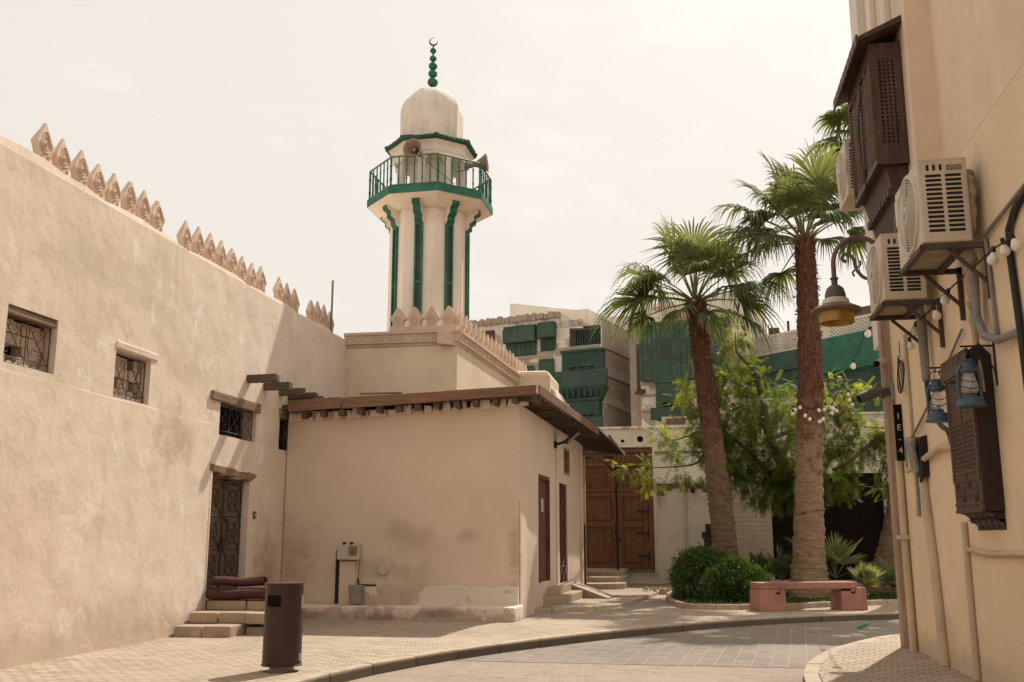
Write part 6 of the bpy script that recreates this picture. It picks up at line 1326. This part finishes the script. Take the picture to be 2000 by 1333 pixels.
# ------------------------------------------------------------------ feathery trees
M['neem'] = leafmat('feathery_leaf', (.075, .115, .026), (.155, .20, .042), (.34, .36, .095), .50, .5)
def leaf_template(nl=7, L=.36, lw=.034, ll=.11):
    V, F = [], []; b = 0
    for i in range(nl):
        f = .12+.88*i/(nl-1); x = L*f; zz = -.10*L*f*f*2
        for sg in (-1, 1):
            d = np.array([.55, .83*sg, -.15]); l = ll*(1-.45*abs(f-.45)); c = np.array([x, 0, zz]); s = np.array([.8, -.5*sg, 0])
            V += [c, c+d*l*.45+s*lw*.5, c+d*l, c+d*l*.45-s*lw*.5]; F.append((b, b+1, b+2, b+3)); b += 4
    V += [np.array([0, -.004, 0]), np.array([L, -.003, -.2*L]), np.array([L, .003, -.2*L]), np.array([0, .004, 0])]; F.append((b, b+1, b+2, b+3))
    return np.array(V), np.array(F)
LV, LF = leaf_template()
def foliage(parent, blobs, n, scale=1.0, name='foliage'):
    B = np.array([b[:4] for b in blobs]); tn = np.array([b[4] for b in blobs]); sq = np.array([b[5] if len(b) > 5 else 1. for b in blobs]); w = B[:, 3]**2.1; k = rng.choice(len(B), n, p=w/w.sum())
    # leaves grow in sprays: choose spray points in the clump, then several leaves from each
    ns = n//7; ks = rng.choice(len(B), ns, p=w/w.sum()); dv = randdir(ns); sp = B[ks, :3]+dv*(rng.random(ns)**.40)[:, None]*B[ks, 3:4]*np.stack([np.ones(ns), np.ones(ns), sq[ks]], 1); spd = unit(dv+rng.normal(size=(ns, 3))*.5+[0, 0, .1]); st = np.clip(tn[ks]+rng.normal(size=ns)*.24+.2*dv[:, 2], 0, 1)
    s = rng.integers(0, ns, n); along = rng.uniform(-.28, .2, n)[:, None]; P_ = sp[s]+spd[s]*along+rng.normal(size=(n, 3))*.03
    ax = unit(spd[s]*.55+rng.normal(size=(n, 3))*.6+[0, 0, -.28]); sd = unit(np.cross(ax, [0, 0, 1.])+rng.normal(size=(n, 3))*.25); sd = unit(sd-ax*(sd*ax).sum(1, keepdims=True)); up = np.cross(ax, sd)
    sc = rng.uniform(.75, 1.25, n)*scale; T = LV[None]*sc[:, None, None]
    V = P_[:, None, :]+ax[:, None, :]*T[..., 0:1]+sd[:, None, :]*T[..., 1:2]+up[:, None, :]*np.where(True, T[..., 2:3], 0)*np.sign(up[:, None, 2:3]+1e-6)
    F = (LF[None]+(np.arange(n)*len(LV))[:, None, None]).reshape(-1, 4); C = np.repeat(np.clip(st[s]+rng.normal(size=n)*.1, 0, 1), len(LF))
    return npmesh(name, V.reshape(-1, 3), F, M['neem'], parent, C)
M['bark'] = paint('grey_brown_bark', (.17, .115, .075), .9, .5, bump=.8, scale=6)
ne = thing('feathery_tree', 'bright green feathery tree spreading behind and between the two palms', 'tree', AY(1500, 1120, 31))
Bq = lambda px, py, y, rpx, t_, sq=1.: (*AY(px, py, y), rpx/1944*y, t_, sq)
blobs = [Bq(1440, 800, 30.6, 80, .38), Bq(1490, 865, 31, 90, .30), Bq(1530, 920, 31, 70, .25), Bq(1430, 880, 30.6, 75, .33), Bq(1400, 830, 30, 55, .48), Bq(1470, 760, 31.5, 60, .40), Bq(1535, 810, 32, 60, .36), Bq(1350, 770, 30, 34, .88), Bq(1372, 800, 29.8, 40, .7), Bq(1330, 740, 30, 18, .95),
    Bq(1295, 845, 30.5, 28, .75), Bq(1320, 880, 30.3, 32, .62), Bq(1352, 860, 30, 36, .6), Bq(1245, 920, 29.8, 30, .80, .7), Bq(1215, 912, 29.7, 17, .92, .7), Bq(1262, 945, 29.8, 17, .85), Bq(1290, 935, 29.9, 20, .7), Bq(1340, 930, 30, 20, .55), Bq(1375, 935, 30.2, 22, .55), Bq(1400, 960, 30.4, 25, .4), Bq(1418, 700, 31, 32, .62), Bq(1440, 660, 31.5, 26, .66), Bq(1400, 735, 30.5, 30, .6), Bq(1500, 960, 31, 45, .28), Bq(1560, 940, 31, 45, .25),
    Bq(1640, 790, 31, 40, .55), Bq(1680, 765, 31, 26, .8), Bq(1645, 840, 31.2, 50, .42), Bq(1690, 860, 31.4, 40, .52), Bq(1635, 900, 31.2, 55, .35), Bq(1600, 870, 31.6, 50, .36), Bq(1720, 880, 31, 22, .55), Bq(1655, 945, 31, 28, .36), Bq(1460, 930, 30.6, 55, .3), Bq(1600, 950, 31, 30, .3), Bq(1620, 740, 31, 18, .7), Bq(1450, 715, 31.2, 30, .5)]
foliage(ne, blobs, 7800, .80)
def limb(pts, r0, r1): mb = MB(); s = spline(pts, 6); n = len(s); mb.tube(s, [r0+(r1-r0)*k/(n-1) for k in range(n)], 8); return mb
Q = lambda px, py, y: AY(px, py, y)
limb([Q(1572, 1130, 31.2), Q(1562, 1020, 31.2), Q(1530, 920, 31.1), Q(1495, 830, 31)], .17, .12).build('trunk', M['bark'], ne, smooth=True)
for pts, a, b in (([Q(1495, 830, 31), Q(1490, 780, 30.8), Q(1478, 745, 30.7), Q(1470, 720, 30.7)], .12, .07), ([Q(1478, 745, 30.7), Q(1488, 732, 30.6), Q(1497, 760, 30.5), Q(1496, 800, 30.5)], .05, .02), ([Q(1508, 930, 31.1), Q(1460, 880, 30.8), Q(1410, 840, 30.5), Q(1350, 790, 30)], .09, .02), ([Q(1505, 950, 31), Q(1440, 930, 30.4), Q(1385, 885, 30.1), Q(1360, 905, 30), Q(1320, 912, 29.9), Q(1250, 915, 29.8)], .06, .012), ([Q(1500, 860, 31), Q(1570, 830, 31.3), Q(1640, 790, 31)], .08, .02), ([Q(1508, 920, 31.1), Q(1570, 930, 31.1), Q(1640, 880, 31.2)], .07, .02), ([Q(1472, 722, 30.7), Q(1440, 690, 31), Q(1436, 650, 31.4)], .05, .012), ([Q(1352, 850, 30), Q(1310, 860, 30.3), Q(1285, 840, 30.5)], .02, .008)):
    limb(pts, a, b).build('branch', M['bark'], ne, smooth=True)
n2 = thing('feathery_tree', 'feathery tree whose bare limb reaches left from behind the cream house corner', 'tree', AY(1735, 1150, 31))
mb = limb([Q(1840, 1165, 32.5), Q(1830, 1020, 32.2), Q(1800, 900, 31.6), Q(1775, 870, 31)], .2, .1); mb.build('trunk', M['bark'], n2, smooth=True)
for pts, a, b in (([Q(1775, 870, 31), Q(1742, 838, 30.9), Q(1700, 868, 30.9), Q(1655, 905, 31), Q(1625, 918, 31)], .085, .035), ([Q(1742, 838, 30.9), Q(1700, 835, 30.8), Q(1668, 830, 30.7)], .025, .008)): limb(pts, a, b).build('branch', M['bark'], n2, smooth=True)
foliage(n2, [Bq(1742, 930, 30.7, 30, .38, 1.2), Bq(1735, 955, 30.6, 18, .5), Bq(1765, 900, 31, 35, .35), Bq(1712, 855, 30.9, 22, .3), Bq(1780, 960, 30.7, 30, .4), Bq(1730, 850, 30.9, 18, .5)], 620)
# bulbs wound round the tall trunk
s2 = thing('string_lights', 'short string of bulbs wound round the tall palm trunk', 'string lights', AY(1583, 810, 27)); R2 = .36; c2_ = AY(1582, 812, 27.4)
pt2 = [c2_+Vector((R2*cos(a), R2*sin(a), .10*sin(a*1.0)+.02*k)) for k, a in enumerate([R(60+18*j) for j in range(26)])]
mb = MB(); mb.tube(pt2, .012, 5); mb.build('cable', M['dark'], s2)
for (px, py) in ((1550, 800), (1563, 795), (1549, 808), (1576, 812), (1583, 819), (1597, 802), (1603, 824), (1609, 818), (1625, 796), (1630, 802), (1627, 806), (1657, 770), (1657, 781), (1668, 790)):
    make_bulb(s2, AY(px, py-6, 26.85), True, .9, (random.uniform(-.6, .6), random.uniform(-.6, .6)))
mb = MB(); mb.tube(spline([AY(1630, 800, 26.9), AY(1645, 785, 26.8), AY(1657, 765, 26.8), AY(1668, 785, 26.8)], 5), .010, 4); mb.build('cable', M['dark'], s2)
mb = MB(); cc_ = AY(1582, 1000, 27.3); mb.tube([cc_+Vector((.385*cos(a), .385*sin(a), .07*cos(a)+.02*sin(3*a))) for a in [2*pi*j/24 for j in range(25)]], .012, 5); tag(mb.build('wire_tie', M['dark']), 'black wire tied round the pale part of the tall palm trunk', 'wire')

# ------------------------------------------------------------------ bench
be = thing('bench', 'pink concrete bench with two block legs at the planter kerb', 'bench', (2.6, 24.2, 0))
e0, e1 = Vector((1.52, 23.42, 0)), Vector((3.98, 25.0, 0)); dr = (e1-e0).normalized(); an_ = math.atan2(dr.y, dr.x)
MM = Matrix.Translation(e0) @ Matrix.Rotation(an_-R(11), 4, 'Z'); LB = 2.62
for s in (0, LB-.62):
    mb = MB(MM); pr = [(s-.02, 0), (s+.64, 0), (s+.62, .47), (s+.50, .47), (s+.50, .36), (s+.40, .36), (s+.40, .47), (s, .47)] if s == 0 else [(s-.02, 0), (s+.64, 0), (s+.62, .50), (s+.36, .50), (s+.36, .36), (s+.24, .36), (s+.24, .42), (s, .42)]
    mb.prism(pr, (0, .0, 0), (1, 0, 0), (0, 0, 1), (0, .52, 0)); mb.build('leg', M['pink'], be, bevel=.018)
mb = MB(MM); mb.hexa([(.01, .02, .475), (LB-.20, .02, .475), (LB-.20, .52, .475), (.01, .52, .475)], [(.01, -.01, .62), (LB-.22, -.01, .62), (LB-.22, .53, .62), (.01, .53, .62)]); mb.box(.40, .50, .03, .5, .40, .474); mb.box(LB-.36, LB-.27, .03, .5, .40, .474); mb.build('seat', M['pink'], be, bevel=.016)
# ------------------------------------------------------------------ litter bin
lb = thing('litter_bin', 'dark brown cylindrical litter bin on a short base at the pavement edge', 'litter bin', (-5.0, 12.05, 0))
c_ = (-4.98, 12.1, 0); r_ = .238
mb = MB(); mb.lathe([(.15, .0), (.15, .075)], c_, 32); mb.build('base', M['steelgrey'], lb, smooth=True, auto=30)
mb = MB(); mb.lathe([(r_+.012, .07), (r_+.012, .085), (r_, .09), (r_-.006, 1.03)], c_, 56); mb.build('body', M['brownbin'], lb, smooth=True, auto=30)
mb = MB(); mb.lathe([(r_+.004, 1.03), (r_+.010, 1.036), (r_+.006, 1.055), (.05, 1.062), (0, 1.062)], c_, 56); mb.build('lid', M['brownbin'], lb, smooth=True, auto=40)
tc = math.atan2(-c_[1], -c_[0])
def curved(a0, a1, z0, z1, rr, name, mat, th=.006):
    mb = MB(); n = 10
    for k in range(n):
        a, b = tc+a0+(a1-a0)*k/n, tc+a0+(a1-a0)*(k+1)/n; P = lambda t, r, z: (c_[0]+r*cos(t), c_[1]+r*sin(t), z)
        mb.hexa([P(a, rr, z0), P(b, rr, z0), P(b, rr+th, z0), P(a, rr+th, z0)], [P(a, rr, z1), P(b, rr, z1), P(b, rr+th, z1), P(a, rr+th, z1)])
    return mb.build(name, mat, lb)
curved(-1.0, -.17, .775, .915, r_-.004, 'opening', M['black']); curved(-1.04, -.13, .762, .776, r_-.003, 'rim', M['brownbin'], .008); curved(-1.04, -.13, .914, .926, r_-.003, 'rim', M['brownbin'], .008)
curved(1.02, 1.35, .745, .90, r_-.004, 'label_plate', M['steelgrey'], .012); curved(.98, 1.32, .13, .215, r_-.003, 'label_plate', M['steelgrey'], .010)
# small litter
mb = MB(Matrix.Translation(AY(1687, 1238, 20.9)*1.0) @ Matrix.Rotation(R(70), 4, 'Y') @ Matrix.Rotation(R(20), 4, 'X')); mb.lathe([(0, -.12), (.045, -.118), (.048, -.02), (.04, .04), (.046, .07), (.02, .11), (.018, .14), (0, .14)], n=14); o = mb.build('crushed_bottle', flat('green_plastic', (.13, .34, .24), .3), smooth=True, auto=40)
zmin = min((o.matrix_world @ v.co).z for v in o.data.vertices); o.location.z += -.135-zmin; tag(o, 'small crushed green plastic bottle lying at the road kerb near the bench', 'bottle')
gl = NT
for (px, py) in ((1290, 1158), (1300, 1152)):
    pass
mb = MB()
for k in range(40):
    x, y = -.9+random.gauss(0, .22), 30.2+random.gauss(0, .5); s = random.uniform(.02, .08); mb.box(x-s, x+s, y-s, y+s, .0, .10+s*.8, taper=s*.5, jit=.01)
tag(mb.build('rubble', M['stone']), kind='stuff');
